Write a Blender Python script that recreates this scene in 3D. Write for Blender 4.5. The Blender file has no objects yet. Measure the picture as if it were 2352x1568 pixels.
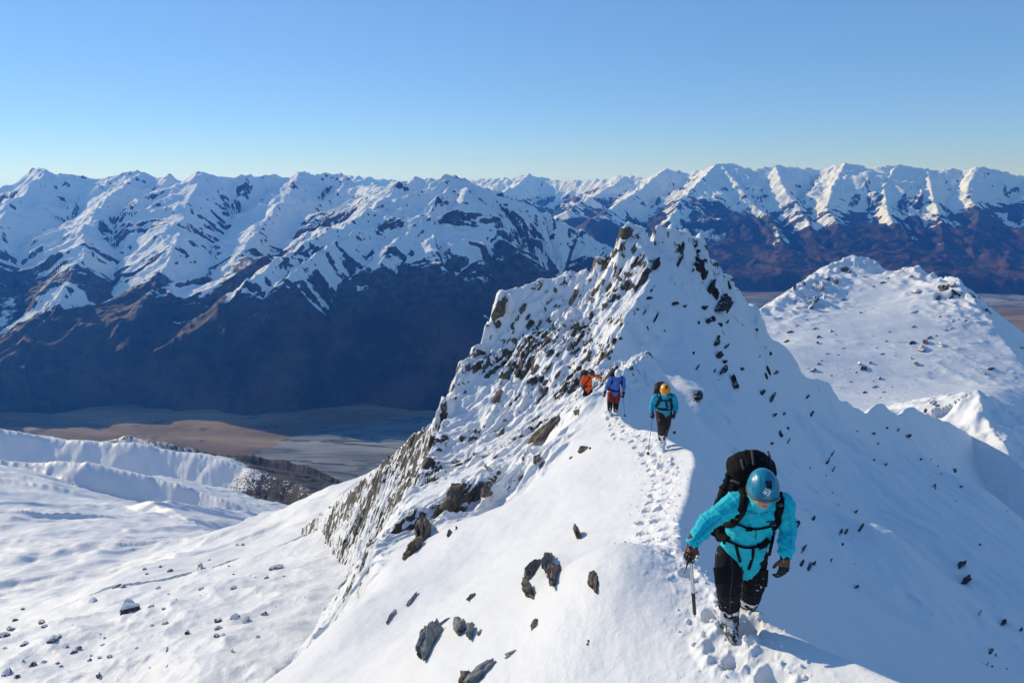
import bpy, bmesh, math, random
import numpy as np
from mathutils import Vector, Matrix, Quaternion, noise as mnoise
R = math.radians
sc = bpy.context.scene
COL = sc.collection
rng = np.random.default_rng(7)
random.seed(7)

# ------------------------------------------------------------------ camera and light
FOC, PITCH = 1679.0, R(12.8)          # focal length in pixels of a 2352 px wide view, downward pitch
CP, SP = math.cos(PITCH), math.sin(PITCH)
def at(px, py, y):
    """world point seen at (px, py) of a 2352x1568 view of the photograph, y metres ahead"""
    v = (784.0 - py) / FOC
    yy = CP + v * SP
    return np.array(((px - 1176.0) / FOC / yy * y, y, (-SP + v * CP) / yy * y))
cam_d = bpy.data.cameras.new('camera'); cam = bpy.data.objects.new('camera', cam_d); COL.objects.link(cam)
cam_d.sensor_width = 36.0; cam_d.lens = 36.0 * FOC / 2352.0
cam_d.clip_start = 0.1; cam_d.clip_end = 60000.0
cam.location = (0, 0, 0); cam.rotation_euler = (R(90) - PITCH, 0, 0)
sc.camera = cam
SUN_AZ, SUN_EL = R(53), R(23)         # azimuth measured left of the view direction
sun_dir = Vector((-math.cos(SUN_EL) * math.sin(SUN_AZ), math.cos(SUN_EL) * math.cos(SUN_AZ), math.sin(SUN_EL)))
sl = bpy.data.lights.new('sun', 'SUN'); sl.energy = 2.0; sl.angle = R(0.53); sl.color = (1.0, 0.87, 0.65)
so = bpy.data.objects.new('sun', sl); COL.objects.link(so)
so.rotation_euler = sun_dir.to_track_quat('Z', 'Y').to_euler()
so.location = (-30, 30, 40)
w = bpy.data.worlds.new('World'); sc.world = w; w.use_nodes = True
nt = w.node_tree
sky = nt.nodes.new('ShaderNodeTexSky'); sky.sky_type = 'NISHITA'; sky.sun_disc = False
sky.sun_elevation = SUN_EL; sky.sun_rotation = -SUN_AZ
sky.altitude = 3000; sky.air_density = 1.0; sky.dust_density = 0.0; sky.ozone_density = 8.0
bg = nt.nodes['Background']; bg.inputs['Strength'].default_value = 0.15
hs = nt.nodes.new('ShaderNodeHueSaturation'); hs.inputs['Saturation'].default_value = 1.13
gm = nt.nodes.new('ShaderNodeGamma'); gm.inputs[1].default_value = .53
nt.links.new(sky.outputs[0], gm.inputs[0]); nt.links.new(gm.outputs[0], hs.inputs['Color']); wb = nt.nodes.new('ShaderNodeMix'); wb.data_type = 'RGBA'; wb.blend_type = 'MULTIPLY'; wb.inputs[0].default_value = 1.0
wb.inputs[7].default_value = (.90, 1.0, 1.15, 1); nt.links.new(hs.outputs[0], wb.inputs[6]); nt.links.new(wb.outputs[2], bg.inputs['Color'])
sc.view_settings.view_transform = 'Standard'; sc.view_settings.look = 'None'
sc.view_settings.exposure = 0.88; sc.view_settings.gamma = 1.0
sc.render.engine = 'CYCLES'
sc.cycles.use_denoising = True
sc.cycles.max_bounces = 8; sc.cycles.diffuse_bounces = 3; sc.cycles.glossy_bounces = 2
sc.cycles.transmission_bounces = 2; sc.cycles.volume_bounces = 1
sc.cycles.volume_step_rate = 1.0

# ------------------------------------------------------------------ numpy noise
_perm = np.random.default_rng(11).permutation(4096).astype(np.int64)
_ga = np.random.default_rng(12).uniform(0, 2 * np.pi, 4096)
_gx, _gy = np.cos(_ga).astype(np.float32), np.sin(_ga).astype(np.float32)
def perlin(x, y, seed=0):
    xi = np.floor(x).astype(np.int64); yi = np.floor(y).astype(np.int64)
    fx = (x - xi).astype(np.float32); fy = (y - yi).astype(np.float32)
    def g(ix, iy, dx, dy):
        h = _perm[(_perm[(ix + seed * 131) & 4095] + iy) & 4095]
        return _gx[h] * dx + _gy[h] * dy
    u = fx * fx * fx * (fx * (fx * 6 - 15) + 10); v = fy * fy * fy * (fy * (fy * 6 - 15) + 10)
    a = g(xi, yi, fx, fy); b = g(xi + 1, yi, fx - 1, fy)
    c = g(xi, yi + 1, fx, fy - 1); d = g(xi + 1, yi + 1, fx - 1, fy - 1)
    return 1.5 * ((a + (b - a) * u) * (1 - v) + (c + (d - c) * u) * v)
def fbm(x, y, octv=5, seed=0, gain=0.5, lac=2.03):
    s = 0; a = 1.0; f = 1.0
    for k in range(octv):
        s = s + a * perlin(x * f + 17.3 * k, y * f - 9.1 * k, seed + k); a *= gain; f *= lac
    return s
def ridged(x, y, octv=5, seed=0, gain=0.5, lac=2.03):
    s = 0; a = 1.0; f = 1.0; wgt = 1.0
    for k in range(octv):
        n = (1 - np.abs(perlin(x * f + 5.7 * k, y * f + 3.1 * k, seed + k))) ** 2 * wgt
        s = s + a * (n - 0.5); wgt = np.clip(n * 1.6, 0, 1); a *= gain; f *= lac
    return s
def sst(e0, e1, x):
    t = np.clip((x - e0) / (e1 - e0), 0, 1); return t * t * (3 - 2 * t)
def smin(a, b, k):
    h = np.clip(0.5 + 0.5 * (b - a) / k, 0, 1)
    return b + (a - b) * h - k * h * (1 - h)
def smax(a, b, k): return -smin(-a, -b, k)

class TPS:
    """thin plate spline through scattered heights"""
    def __init__(s, pts, scale=1.0, lam=1e-4):
        P = np.array(pts, float); s.sc = scale
        s.p = P[:, :2] / scale; n = len(P)
        K = s._phi(np.linalg.norm(s.p[:, None] - s.p[None], axis=2)) + lam * np.eye(n)
        Q = np.hstack([np.ones((n, 1)), s.p])
        A = np.zeros((n + 3, n + 3)); A[:n, :n] = K; A[:n, n:] = Q; A[n:, :n] = Q.T
        b = np.zeros(n + 3); b[:n] = P[:, 2]
        s.w = np.linalg.solve(A, b)
    @staticmethod
    def _phi(r):
        r2 = np.maximum(r * r, 1e-12); return 0.5 * r2 * np.log(r2)
    def __call__(s, x, y):
        sh = x.shape; x = (np.ravel(x) / s.sc); y = (np.ravel(y) / s.sc)
        out = s.w[-3] + s.w[-2] * x + s.w[-1] * y
        for i in range(len(s.p)):
            r2 = (x - s.p[i, 0]) ** 2 + (y - s.p[i, 1]) ** 2 + 1e-12
            out = out + s.w[i] * 0.5 * r2 * np.log(r2)
        return out.reshape(sh)

def polyline_field(x, y, pts, chunk=200000):
    """nearest point of a 3-D polyline: (distance, height there, arc length there, signed side)"""
    P = np.array(pts, float)
    seg = P[1:] - P[:-1]; L2 = np.maximum((seg[:, :2] ** 2).sum(1), 1e-9)
    cum = np.concatenate([[0], np.cumsum(np.sqrt(L2))])
    best = np.full(x.shape, 1e18); z = np.zeros(x.shape); t = np.zeros(x.shape); sd = np.zeros(x.shape)
    for i in range(len(seg)):
        dx = x - P[i, 0]; dy = y - P[i, 1]
        u = np.clip((dx * seg[i, 0] + dy * seg[i, 1]) / L2[i], 0, 1)
        ex = dx - u * seg[i, 0]; ey = dy - u * seg[i, 1]
        d = ex * ex + ey * ey
        m = d < best
        best = np.where(m, d, best); z = np.where(m, P[i, 2] + u * seg[i, 2], z)
        t = np.where(m, cum[i] + u * np.sqrt(L2[i]), t)
        sd = np.where(m, np.sign(seg[i, 0] * dy - seg[i, 1] * dx), sd)
    return np.sqrt(best), z, t, sd

# ------------------------------------------------------------------ objects
def tag(o, label=None, cat=None, group=None, kind=None):
    if label: o['label'] = label
    if cat: o['category'] = cat
    if group: o['group'] = group
    if kind: o['kind'] = kind
    return o
def link(name, me, mat=None, parent=None):
    o = bpy.data.objects.new(name, me); COL.objects.link(o)
    if mat is not None:
        me.materials.append(mat)
    if parent is not None: o.parent = parent
    return o
def empty(name, loc=(0, 0, 0), rz=0.0):
    o = bpy.data.objects.new(name, None); COL.objects.link(o)
    o.location = loc; o.rotation_euler = (0, 0, rz); o.empty_display_size = 0.2
    return o
def grid_mesh(name, X, Y, Z, mat, attrs=None, keep=None):
    nr, nc = X.shape
    idx = np.arange(nr * nc).reshape(nr, nc)
    q = np.stack([idx[:-1, :-1], idx[:-1, 1:], idx[1:, 1:], idx[1:, :-1]], -1).reshape(-1, 4)
    co = np.stack([X, Y, Z], -1).reshape(-1, 3).astype(np.float32)
    used = None
    if keep is not None:
        q = q[keep.ravel()[q].any(1)]
        used = np.unique(q); remap = np.full(nr * nc, -1, np.int64); remap[used] = np.arange(len(used))
        q = remap[q]; co = co[used]
    me = bpy.data.meshes.new(name)
    me.vertices.add(len(co)); me.vertices.foreach_set('co', co.ravel())
    me.loops.add(q.size); me.loops.foreach_set('vertex_index', q.ravel().astype(np.int32))
    me.polygons.add(len(q)); me.polygons.foreach_set('loop_start', np.arange(0, q.size, 4, dtype=np.int32))
    me.update(calc_edges=True)
    me.polygons.foreach_set('use_smooth', np.ones(len(q), bool))
    for k, a in (attrs or {}).items():
        at_ = me.attributes.new(k, 'FLOAT', 'POINT')
        a = a.ravel(); a = a if used is None else a[used]
        at_.data.foreach_set('value', a.astype(np.float32))
    me.validate()
    return link(name, me, mat)
def polar(r0, r1, nr, a0, a1, na, warp=None):
    """grid over bearings (degrees right of the view) and distances"""
    t = np.linspace(0, 1, nr)
    r = r0 * (r1 / r0) ** t if warp is None else warp(t)
    a = np.radians(np.linspace(a0, a1, na)) if np.isscalar(a0) else np.radians(a0)
    Rr, Aa = np.meshgrid(r, a, indexing='ij')
    return Rr * np.sin(Aa), Rr * np.cos(Aa)

# ------------------------------------------------------------------ materials
class NT:
    def __init__(s, name):
        s.m = bpy.data.materials.new(name); s.m.use_nodes = True
        s.t = s.m.node_tree; s.b = s.t.nodes['Principled BSDF']
    def n(s, typ, **kw):
        n = s.t.nodes.new(typ)
        for k, v in kw.items(): setattr(n, k, v)
        return n
    def l(s, a, b): s.t.links.new(a, b)
    def val(s, sock, v):
        if hasattr(v, 'is_output') or isinstance(v, bpy.types.NodeSocket): s.l(v, sock)
        else: sock.default_value = v
    def math(s, op, a, b=0.0, c=0.0, clamp=False):
        n = s.n('ShaderNodeMath', operation=op); n.use_clamp = clamp
        for i, v in enumerate((a, b, c)): s.val(n.inputs[i], v)
        return n.outputs[0]
    def ramp(s, v, lo, hi, a=0.0, b=1.0):
        n = s.n('ShaderNodeMapRange'); n.interpolation_type = 'SMOOTHSTEP'
        s.val(n.inputs[0], v); s.val(n.inputs[1], lo); s.val(n.inputs[2], hi); s.val(n.inputs[3], a); s.val(n.inputs[4], b)
        return n.outputs[0]
    def noise(s, scale, detail=5.0, rough=0.55, vec=None, stretch=None, dist=0.0):
        n = s.n('ShaderNodeTexNoise'); n.inputs['Scale'].default_value = scale
        n.inputs['Detail'].default_value = detail; n.inputs['Roughness'].default_value = rough
        n.inputs['Distortion'].default_value = dist
        v = vec if vec is not None else s.pos()
        if stretch:
            mp = s.n('ShaderNodeMapping'); mp.inputs['Scale'].default_value = stretch[:3]
            if len(stretch) > 3: mp.inputs['Rotation'].default_value = stretch[3]
            s.l(v, mp.inputs[0]); v = mp.outputs[0]
        s.l(v, n.inputs['Vector']); return n.outputs[0]
    def pos(s, obj=False):
        if obj:
            return s.n('ShaderNodeTexCoord').outputs['Object']
        return s.n('ShaderNodeNewGeometry').outputs['Position']
    def nrm_z(s):
        sx = s.n('ShaderNodeSeparateXYZ'); s.l(s.n('ShaderNodeNewGeometry').outputs['Normal'], sx.inputs[0]); return sx.outputs[2]
    def pos_z(s):
        sx = s.n('ShaderNodeSeparateXYZ'); s.l(s.pos(), sx.inputs[0]); return sx.outputs[2]
    def attr(s, name):
        n = s.n('ShaderNodeAttribute'); n.attribute_name = name; return n.outputs['Fac']
    def mix(s, f, a, b):
        n = s.n('ShaderNodeMix'); n.data_type = 'RGBA'
        s.val(n.inputs[0], f)
        for sock, v in ((n.inputs[6], a), (n.inputs[7], b)):
            if isinstance(v, bpy.types.NodeSocket): s.l(v, sock)
            else: sock.default_value = (*v, 1.0)
        return n.outputs[2]
    def bump(s, h, strength=0.4, dist=0.05):
        n = s.n('ShaderNodeBump'); n.inputs['Strength'].default_value = strength; n.inputs['Distance'].default_value = dist
        s.l(h, n.inputs['Height'])
        s.l(n.outputs[0], s.b.inputs['Normal']); return n.outputs[0]
    def base(s, c, rough=0.6, spec=0.5):
        if isinstance(c, bpy.types.NodeSocket): s.l(c, s.b.inputs['Base Color'])
        else: s.b.inputs['Base Color'].default_value = (*c, 1.0)
        s.val(s.b.inputs['Roughness'], rough)
        s.b.inputs['Specular IOR Level'].default_value = spec
        return s.m
SNOW = (0.80, 0.80, 0.80)
# ------------------------------------------------------------------ the snow ridge: four surfaces meeting in sharp edges
def zc(y): return -2.43 - 0.236 * y
CREST_NEAR = [(4.0, 0.0), (3.4, 2.5), (2.85, 4.4), (2.42, 5.2), (2.15, 5.9), (1.93, 7.3), (2.08, 8.3), (2.85, 11.0), (3.6, 13.5),
              (4.18, 16.0), (3.98, 20.0), (3.85, 25.0)]
CREST = [np.array((x, y, zc(y))) for x, y in CREST_NEAR]
CREST += [at(1410, 885, 29), at(1492, 822, 32.0), np.array((6.3, 36, -9.6)), np.array((6.0, 41, -10.9)),
          at(1375, 845, 47), at(1440, 720, 50), at(1490, 640, 53), at(1482, 570, 55), at(1450, 530, 57)]
SUMMIT = [at(1450, 520, 57), at(1500, 552, 58), at(1530, 530, 59), at(1600, 545, 60)]
RSKY = [at(1640, 605, 61), at(1675, 650, 62), at(1722, 700, 64), at(1765, 765, 67), at(1850, 862, 73), at(1925, 915, 79),
        at(1990, 946, 86), at(2060, 950, 97), at(2140, 957, 110), at(2240, 1005, 118), at(2352, 1062, 124), at(2480, 1130, 130)]
LSKY = [at(1410, 572, 58), at(1360, 612, 58.5), at(1290, 632, 59), at(1240, 645, 59), at(1160, 672, 58.5), at(1130, 762, 57), at(1060, 832, 55),
        at(1030, 930, 52), at(990, 1030, 47), at(978, 1090, 42)]
LROLL = [at(925, 1150, 32), at(850, 1290, 20.5), at(790, 1395, 14.2), at(700, 1475, 12.4), at(590, 1568, 11.0), at(450, 1700, 9.0), at(250, 1900, 7.5)]
# sunny side
A = []
for p in CREST[:12]:
    x, y, z = p; s1 = 0.42 if y < 9 else 0.5
    A += [p, (x + 1.5, y, z + 0.9), (x - 2.2, y, z - 2.2 * s1), (x - 4.6, y, z - 2.2 * s1 - 2.4 * 0.6)]
A += [tuple(p) for p in CREST[12:]] + [(p[0] + 2.5, p[1] + .4, p[2] + 2.0) for p in CREST[14:]]
A += [tuple(p) for p in LSKY + LROLL]
A += [tuple(at(*q)) for q in ((1300, 760, 54), (1250, 850, 51.5), (1200, 950, 48), (1150, 1005, 46), (1330, 870, 48.5), (1340, 700, 55.5),
                              (1390, 620, 57), (1400, 760, 50.5), (1120, 900, 52.5), (1090, 1000, 48), (1040, 1060, 44), (1290, 930, 45),
                              (1375, 905, 28.5), (1225, 1030, 27.6), (1080, 1135, 24.6), (980, 1200, 23.0), (1150, 1150, 24.0))]
A += [(tuple(p + np.array((.8, 3.0, 3.2)))) for p in SUMMIT + LSKY[:5]]
# shaded bowl on the right
B = [tuple(p) for p in CREST] + [tuple(p) for p in SUMMIT + RSKY]
B += [(p[0] - 2.0, p[1], p[2] + 2.2) for p in CREST[:12]]
B += [(p[0] + 1.2, p[1], p[2] - 1.5) for p in CREST[3:12]]
B += [(p[0] - 2.4, p[1], p[2] + 2.2) for p in CREST[14:]]
B += [tuple(p + np.array((1.2, 2.5, 2.8))) for p in SUMMIT + RSKY[:5]] + [tuple(p + np.array((1, 5, 4.0))) for p in RSKY[5:]]
B += [tuple(at(*q)) for q in (
    (1700, 1200, 16), (1850, 1280, 19), (1900, 1400, 14.5), (2000, 1500, 11.8), (2120, 1568, 11.5), (2352, 1568, 26), (2200, 1480, 23),
    (2050, 1420, 24.5), (2120, 1300, 36), (1960, 1290, 30), (2352, 1400, 34), (2352, 1250, 52), (2200, 1250, 40), (2050, 1230, 34),
    (1880, 1190, 34), (1760, 1120, 32), (1700, 1060, 34), (1830, 1060, 45), (1950, 1100, 49), (2100, 1100, 56), (2250, 1120, 80),
    (1640, 980, 39), (1780, 960, 49), (1880, 980, 55), (1980, 1010, 66), (1600, 900, 43), (1730, 880, 53.5), (1560, 830, 47.5), (1690, 800, 55.5),
    (1600, 740, 52), (1530, 700, 51.8), (1650, 690, 58), (1560, 640, 55), (1620, 640, 58.5), (1540, 590, 57), (1590, 590, 58.8), (1540, 920, 35))]
# behind the skyline
C = [tuple(p) for p in LSKY[:5] + SUMMIT + RSKY]
C += [(p[0] + .3, p[1] + 8, p[2] - 8.5) for p in LSKY[:5] + SUMMIT + RSKY[:4]] + [(p[0] + 3, p[1] + 10, p[2] - 5.5) for p in RSKY[4:]]
C += [(p[0] + .3, p[1] - 4, p[2] + 4.5) for p in LSKY[:5] + SUMMIT + RSKY[:4]] + [(p[0] - 4, p[1] - 12, p[2] + 12) for p in RSKY[4:]]
C += [(6, 20, 30), (20, 20, 20), (0, 10, 40), (40, 40, 10), (-8, 30, 22)]
# the drop on the left
Dd = []
for k, p in enumerate(LSKY[3:] + LROLL):
    st = 2.3 if k < 7 else 1.55
    if k >= 10: st = 1.1
    nx, ny = (-0.88, 0.47) if k < 6 else (-0.97, 0.25)
    Dd += [tuple(p), (p[0] + nx * 4, p[1] + ny * 4, p[2] - 4 * st), (p[0] - nx * 3, p[1] - ny * 3, p[2] + 3 * st)]
Dd += [(9, 66, 22), (16, 50, 40), (12, 20, 22), (12, 5, 16), (-8, 2, -16)]
TA, TB, TC, TD = TPS(A, 10.0), TPS(B, 10.0, 1e-3), TPS(C, 10.0, 1e-3), TPS(Dd, 10.0, 1e-3)

KNOLLS = [(1.02, 7.3, .80, 1.1, .56), (2.9, 27.6, .7, .8, .55), (5.6, 31.6, .9, 1.0, .35), (4.6, 30.2, .7, .6, .3), (10.4, 57.6, .35, .9, -.7)]
BLOCKS = [(1455, 518, 57.4, 1.0, .8, 0), (1436, 548, 56.6, .6, .6, 0), (1525, 524, 58.6, .8, .7, 0), (1562, 530, 59.0, .9, .8, 0), (1604, 542, 60.4, .5, .6, 0), (1590, 566, 60.0, .8, .6, 0),
          (1510, 575, 57.0, .55, .5, 0), (1634, 596, 61.4, .6, .6, 0), (1668, 630, 62.4, .5, .6, 0), (1722, 700, 64.4, .8, .9, 0), (1160, 668, 58.5, .75, .8, 0), (1248, 640, 59.2, .7, .7, 0),
          (1068, 828, 55.2, .6, .7, 0), (1140, 885, 52.6, .5, .5, 0), (1497, 655, 53.2, .8, .8, 0), (1044, 905, 53.0, .6, .6, 0), (1512, 516, 58.4, .28, .3, 0), (1543, 515, 58.9, .3, .3, 0), (1577, 525, 59.2, .3, .3, 0), (1608, 536, 60.5, .25, .3, 0),
          (1444, 512, 57.3, .4, .4, 0), (1470, 530, 57.5, .3, .3, 0), (1650, 612, 61.8, .35, .4, 0), (1690, 660, 63.2, .4, .4, 0), (1380, 590, 58.2, .5, .5, 0), (1310, 628, 58.8, .4, .4, 0),
          (1028, 920, 52.2, .6, .6, .2), (1003, 1000, 48.6, .5, .6, .2), (976, 1085, 42.3, .5, .6, .2), (938, 1135, 33.6, .35, .5, .15), (908, 1195, 28.4, .35, .5, .2), (866, 1265, 22.4, .3, .4, .15),
          (1098, 798, 56.3, .6, .6, .2), (1128, 745, 57.4, .5, .6, .2), (1150, 690, 58.3, .4, .4, .1), (1062, 850, 54.7, .35, .4, .3), (1210, 655, 58.8, .4, .4, .1)]
FEET = [(1.80, 5.45), (2.12, 5.98), (3.45, 15.75), (3.55, 16.2), (3.60, 25.55), (3.84, 25.9)]
def trail_points():
    r = np.random.default_rng(5)
    path = np.array([(2.2, 3.2), (1.97, 4.3), (1.9, 5.0), (1.95, 5.7), (1.86, 6.7), (1.80, 8.0), (2.1, 10.0), (2.75, 12.5), (3.3, 15.0), (3.55, 18.0), (3.45, 21.5), (3.65, 25.4)])
    d = np.concatenate([[0], np.cumsum(np.linalg.norm(np.diff(path, axis=0), axis=1))])
    out = []; t = 0.0; k = 0
    while t < d[-1]:
        x = np.interp(t, d, path[:, 0]); y = np.interp(t, d, path[:, 1])
        out.append((x + (.13 if k % 2 else -.13) + r.normal(0, .035), y + r.normal(0, .05), r.uniform(.085, .135) * (.85 if y < 8 else 1.0)))
        t += .36 + r.uniform(-.06, .08); k += 1
    return out
TRAIL = trail_points()
TRAIL_PATH = np.array([(p[0], p[1], 0) for p in TRAIL])
def ridge_base(x, y):
    a = TA(x, y); b = TB(x, y); c = TC(x, y); d = TD(x, y)
    h = smin(a, b, 0.14 + 0 * x)
    h = smin(h, c, 0.5); h = smin(h, d, 0.7)
    return h, a, b, c, d
def ridge_height(x, y, fine=True):
    h, a, b, c, d = ridge_base(x, y)
    for kx, ky, rx, ry, hh in KNOLLS:
        h = h + hh * np.exp(-((x - kx) / rx) ** 2 - ((y - ky) / ry) ** 2)
    far = sst(26, 34, y + 0.3 * x)                          # pinnacle side of the ridge
    sunny = sst(-0.6, 0.6, b - a) * sst(0.0, 1.0, c - h + 1)
    left_cliff = sst(1.0, -0.2, d - np.minimum(np.minimum(a, b), c))
    # wind-shaped snow
    h = h + 0.10 * fbm(x * .35 + 3, y * .22, 3, 21) + far * (.12 + .23 * sunny) * (1 - .5 * sst(14, 24, x)) * fbm(x * .22, y * .22, 3, 22)
    # rock ribs that run down the faces of the pinnacle
    u = x * 0.80 + y * 0.6; v = -x * 0.6 + y * 0.80
    rib = ridged(v * .62 + .22 * fbm(x * .5, y * .5, 2, 5), u * .20, 5, 31)
    blk = ridged(v * 1.1 + .2 * fbm(x, y, 2, 9), u * .42 + .3 * fbm(x * .8, y * .8, 2, 10), 4, 37, .55)
    patch = sst(-.12, .42, fbm(x * .17 + 4.2, y * .17 + 1.0, 3, 44) + .12)
    act_s = far * sunny * (0.35 + .65 * patch)
    h = h + act_s * (0.50 * rib + .34 * blk)
    h = h + far * (1 - sunny) * (0.22 * fbm(x * .30 + .1 * y, y * .16 - .1 * x, 3, 41) + sst(.1, .5, fbm(x * .16, y * .16, 3, 46)) * sst(22, 12, x) * .4 * ridged(x * .5, y * .35, 4, 47))
    edge = np.exp(-((y - 27.0 - 0.0 * x + (3.0 - x) * 0.45) / 2.2) ** 2) * sst(3.2, 1.0, x) * sst(-9, -3, x)
    h = h + edge * (.25 * rib + .35 * blk - .10)
    roll = left_cliff * sst(13.0, 17.0, y)
    h = h + roll * (0.34 * ridged(x * .30 + h * .1, y * .22 + h * .1, 3, 51) + 0.15 * blk)
    summit = np.exp(-((x - 11.5) / 5.5) ** 2 - ((y - 59) / 3.2) ** 2)
    h = h + summit * (0.4 * ridged(x * .55 + .2, y * .5, 4, 61))
    for px, py, yy, rx, ry, dz in BLOCKS:
        c = at(px, py, yy)
        m = (np.abs(x - c[0]) < rx * 3 + 2) & (np.abs(y - c[1]) < ry * 3 + 2)
        X = (x[m] - c[0]) / rx; Y = (y[m] - c[1]) / ry
        q = (X ** 4 + Y ** 4) ** .25 + .24 * perlin(x[m] * 1.5, y[m] * 1.5, 63) + .13 * perlin(x[m] * 4, y[m] * 4, 64)
        top = c[2] + dz - .22 * q * q - 3.2 * min(rx, ry) * np.maximum(q - .85, 0) + .12 * fbm(x[m] * 1.6, y[m] * 1.6, 3, 65)
        h[m] = smax(h[m], np.maximum(top, h[m] - .5), .12)
    if fine:
        h = h + 0.018 * fbm(x * 1.7, y * 1.1, 4, 71) * (1 - far) + far * (.015 + .05 * sunny) * fbm(v * 2.6, u * 1.3, 3, 73)
        # trodden trail
        dist, _, _, _ = polyline_field(x, y, TRAIL_PATH)
        tr = np.exp(-(dist / .30) ** 2) * sst(28, 25.5, y)
        h = h + tr * (0.022 * fbm(x * 6, y * 6, 4, 81) - .01) + np.exp(-(dist / .5) ** 2) * .02 * np.maximum(fbm(x * 11, y * 11, 3, 85) - .25, 0)
        for fx, fy, rr in TRAIL:
            m = (np.abs(x - fx) < 1.0) & (np.abs(y - fy) < 1.0)
            if not m.any(): continue
            X = x[m] - fx; Y = (y[m] - fy) * .78
            q = np.sqrt(X * X + Y * Y) / rr + .22 * perlin(x[m] * 7, y[m] * 7, 91)
            h[m] += -.10 * sst(1.15, .65, q) + .016 * np.exp(-((q - 1.3) / .3) ** 2) * (1 + 1.2 * perlin(x[m] * 14, y[m] * 14, 92))
        for fx, fy in FEET:
            m = (np.abs(x - fx) < .6) & (np.abs(y - fy) < .6)
            X = x[m] - fx; Y = y[m] - fy; q = np.sqrt(X * X + Y * Y * .6)
            h[m] += .05 * np.exp(-((q - .2) / .06) ** 2) * (1 + perlin(x[m] * 12, y[m] * 12, 93))
        # plunge hole of the axe and tumbled lumps
        for fx, fy, rr, dd in ((1.80, 4.5, .13, .12),):
            m = (np.abs(x - fx) < .7) & (np.abs(y - fy) < .7)
            q = np.sqrt((x[m] - fx) ** 2 + (y[m] - fy) ** 2) / rr + .2 * perlin(x[m] * 9, y[m] * 9, 95)
            h[m] += -dd * sst(1.1, .5, q) + .06 * np.exp(-((q - 1.4) / .4) ** 2) * (1 + perlin(x[m] * 12, y[m] * 12, 96))
        kn = np.exp(-((x - 5.2) / 1.4) ** 2 - ((y - 30.6) / 1.6) ** 2)
        h = h + kn * .16 * ridged(x * 2.4, y * 2.4, 4, 98)
    return h
def ridge_rock(x, y, h, slope):
    """how much bare rock shows"""
    hb, a, b, c, d = ridge_base(x, y)
    far = sst(26, 34, y + 0.3 * x); sunny = sst(-0.6, 0.6, b - a)
    cl = sst(1.2, -0.2, d - np.minimum(np.minimum(a, b), c))
    edge = np.exp(-((y - 27.0 + (3.0 - x) * 0.45) / 2.2) ** 2) * sst(3.2, 1.0, x) * sst(-9, -3, x)
    patch = sst(-.12, .42, fbm(x * .17 + 4.2, y * .17 + 1.0, 3, 44) + .12)
    summit = np.exp(-((x - 11.5) / 5.5) ** 2 - ((y - 59) / 3.2) ** 2)
    u = x * 0.80 + y * 0.6; v = -x * 0.6 + y * 0.80
    n = fbm(v * 1.6 + h * .35, u * .6 + h * .75, 4, 101)
    lim = 1.55 - .45 * patch * sunny * far - .2 * edge - .1 * cl + .5 * (1 - sunny) * far
    n2 = fbm(v * 3.2 + 5 + h * .6, u * 1.2 + h * 1.5, 4, 105)
    shoulder = np.exp(-((x - 16.5) / 4.5) ** 2 - ((y - 62.5) / 4) ** 2)
    big = fbm(x * .10 + 2.2, y * .10 + h * .05, 3, 107)
    r = np.clip((slope - lim) / .5, -1.1, .42 - .80 * (1 - sunny) * far * (1 - .75 * np.maximum(shoulder, summit * .6))) + 1.15 * n + .5 * n2 + .02 + .12 * cl * sunny + .35 * edge + (1.5 - .9 * (1 - sunny)) * big + .25 * shoulder - .5 * (1 - sunny) * sst(16, 26, x)
    act = np.maximum(np.maximum(far, edge), cl) * sst(13.0, 17.0, y)
    return np.clip(r, -1, 2) * act - 2.0 * (1 - act)

aa = np.concatenate([np.linspace(-75, -39, 120, endpoint=False), np.linspace(-39, 39, 1000), np.linspace(39, 75, 121)[1:]])
tt = np.array([0, .06, .42, .78, .92, 1.0]); rv = np.log(np.array([1.6, 3.5, 19, 62, 90, 150.0]))
def warp(t): return np.exp(np.interp(t, tt, rv))
NRR = 1500
X, Y = polar(0, 0, NRR, aa, None, 0, warp)
H = ridge_height(X, Y)
gr = np.gradient(H, axis=0) / np.maximum(np.gradient(np.hypot(X, Y), axis=0), 1e-4)
ga = np.gradient(H, axis=1) / np.maximum(np.hypot(np.gradient(X, axis=1), np.gradient(Y, axis=1)), 1e-4)
slope = np.hypot(gr, ga)
ROCK = ridge_rock(X, Y, H, slope)

# ------------------------------------------------------------------ lower snowfields and the hill on the right, as z/y over (x/y, log y)
def qmap(pts):
    P = [at(*p) for p in pts]
    return [(p[0] / p[1], math.log(p[1]), p[2] / p[1]) for p in P]
def qeval(T, x, y):
    yy = np.maximum(y, 5.0); return T(x / yy, np.log(yy)) * yy
LOW = qmap([(0, 1568, 55), (300, 1568, 50), (600, 1568, 46), (300, 1405, 75), (0, 1470, 80), (700, 1440, 58), (800, 1300, 80), (900, 1150, 120), (960, 1060, 160),
            (975, 1036, 180), (860, 1090, 190), (740, 1140, 200), (640, 1167, 203), (560, 1192, 200), (540, 1270, 135), (420, 1340, 100), (150, 1392, 105),
            (300, 1312, 130), (640, 1240, 140), (780, 1200, 140), (20, 1430, 108), (200, 1300, 185), (0, 1370, 160), (0, 1200, 250), (300, 1200, 250),
            (450, 1215, 240), (150, 1128, 385), (0, 1068, 430), (60, 1095, 400), (300, 1172, 330), (380, 1188, 300), (-300, 1500, 75), (-300, 1150, 300), (1250, 1100, 120),
            (1400, 1500, 60), (1200, 1900, 40), (-400, 1800, 45)])
TL = TPS(LOW, 1.0, 1e-4)
EDGE = [at(*p) for p in ((530, 1200, 196), (560, 1192, 200), (640, 1167, 203), (740, 1140, 200), (860, 1090, 190), (975, 1036, 180), (1020, 1022, 178))]
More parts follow.
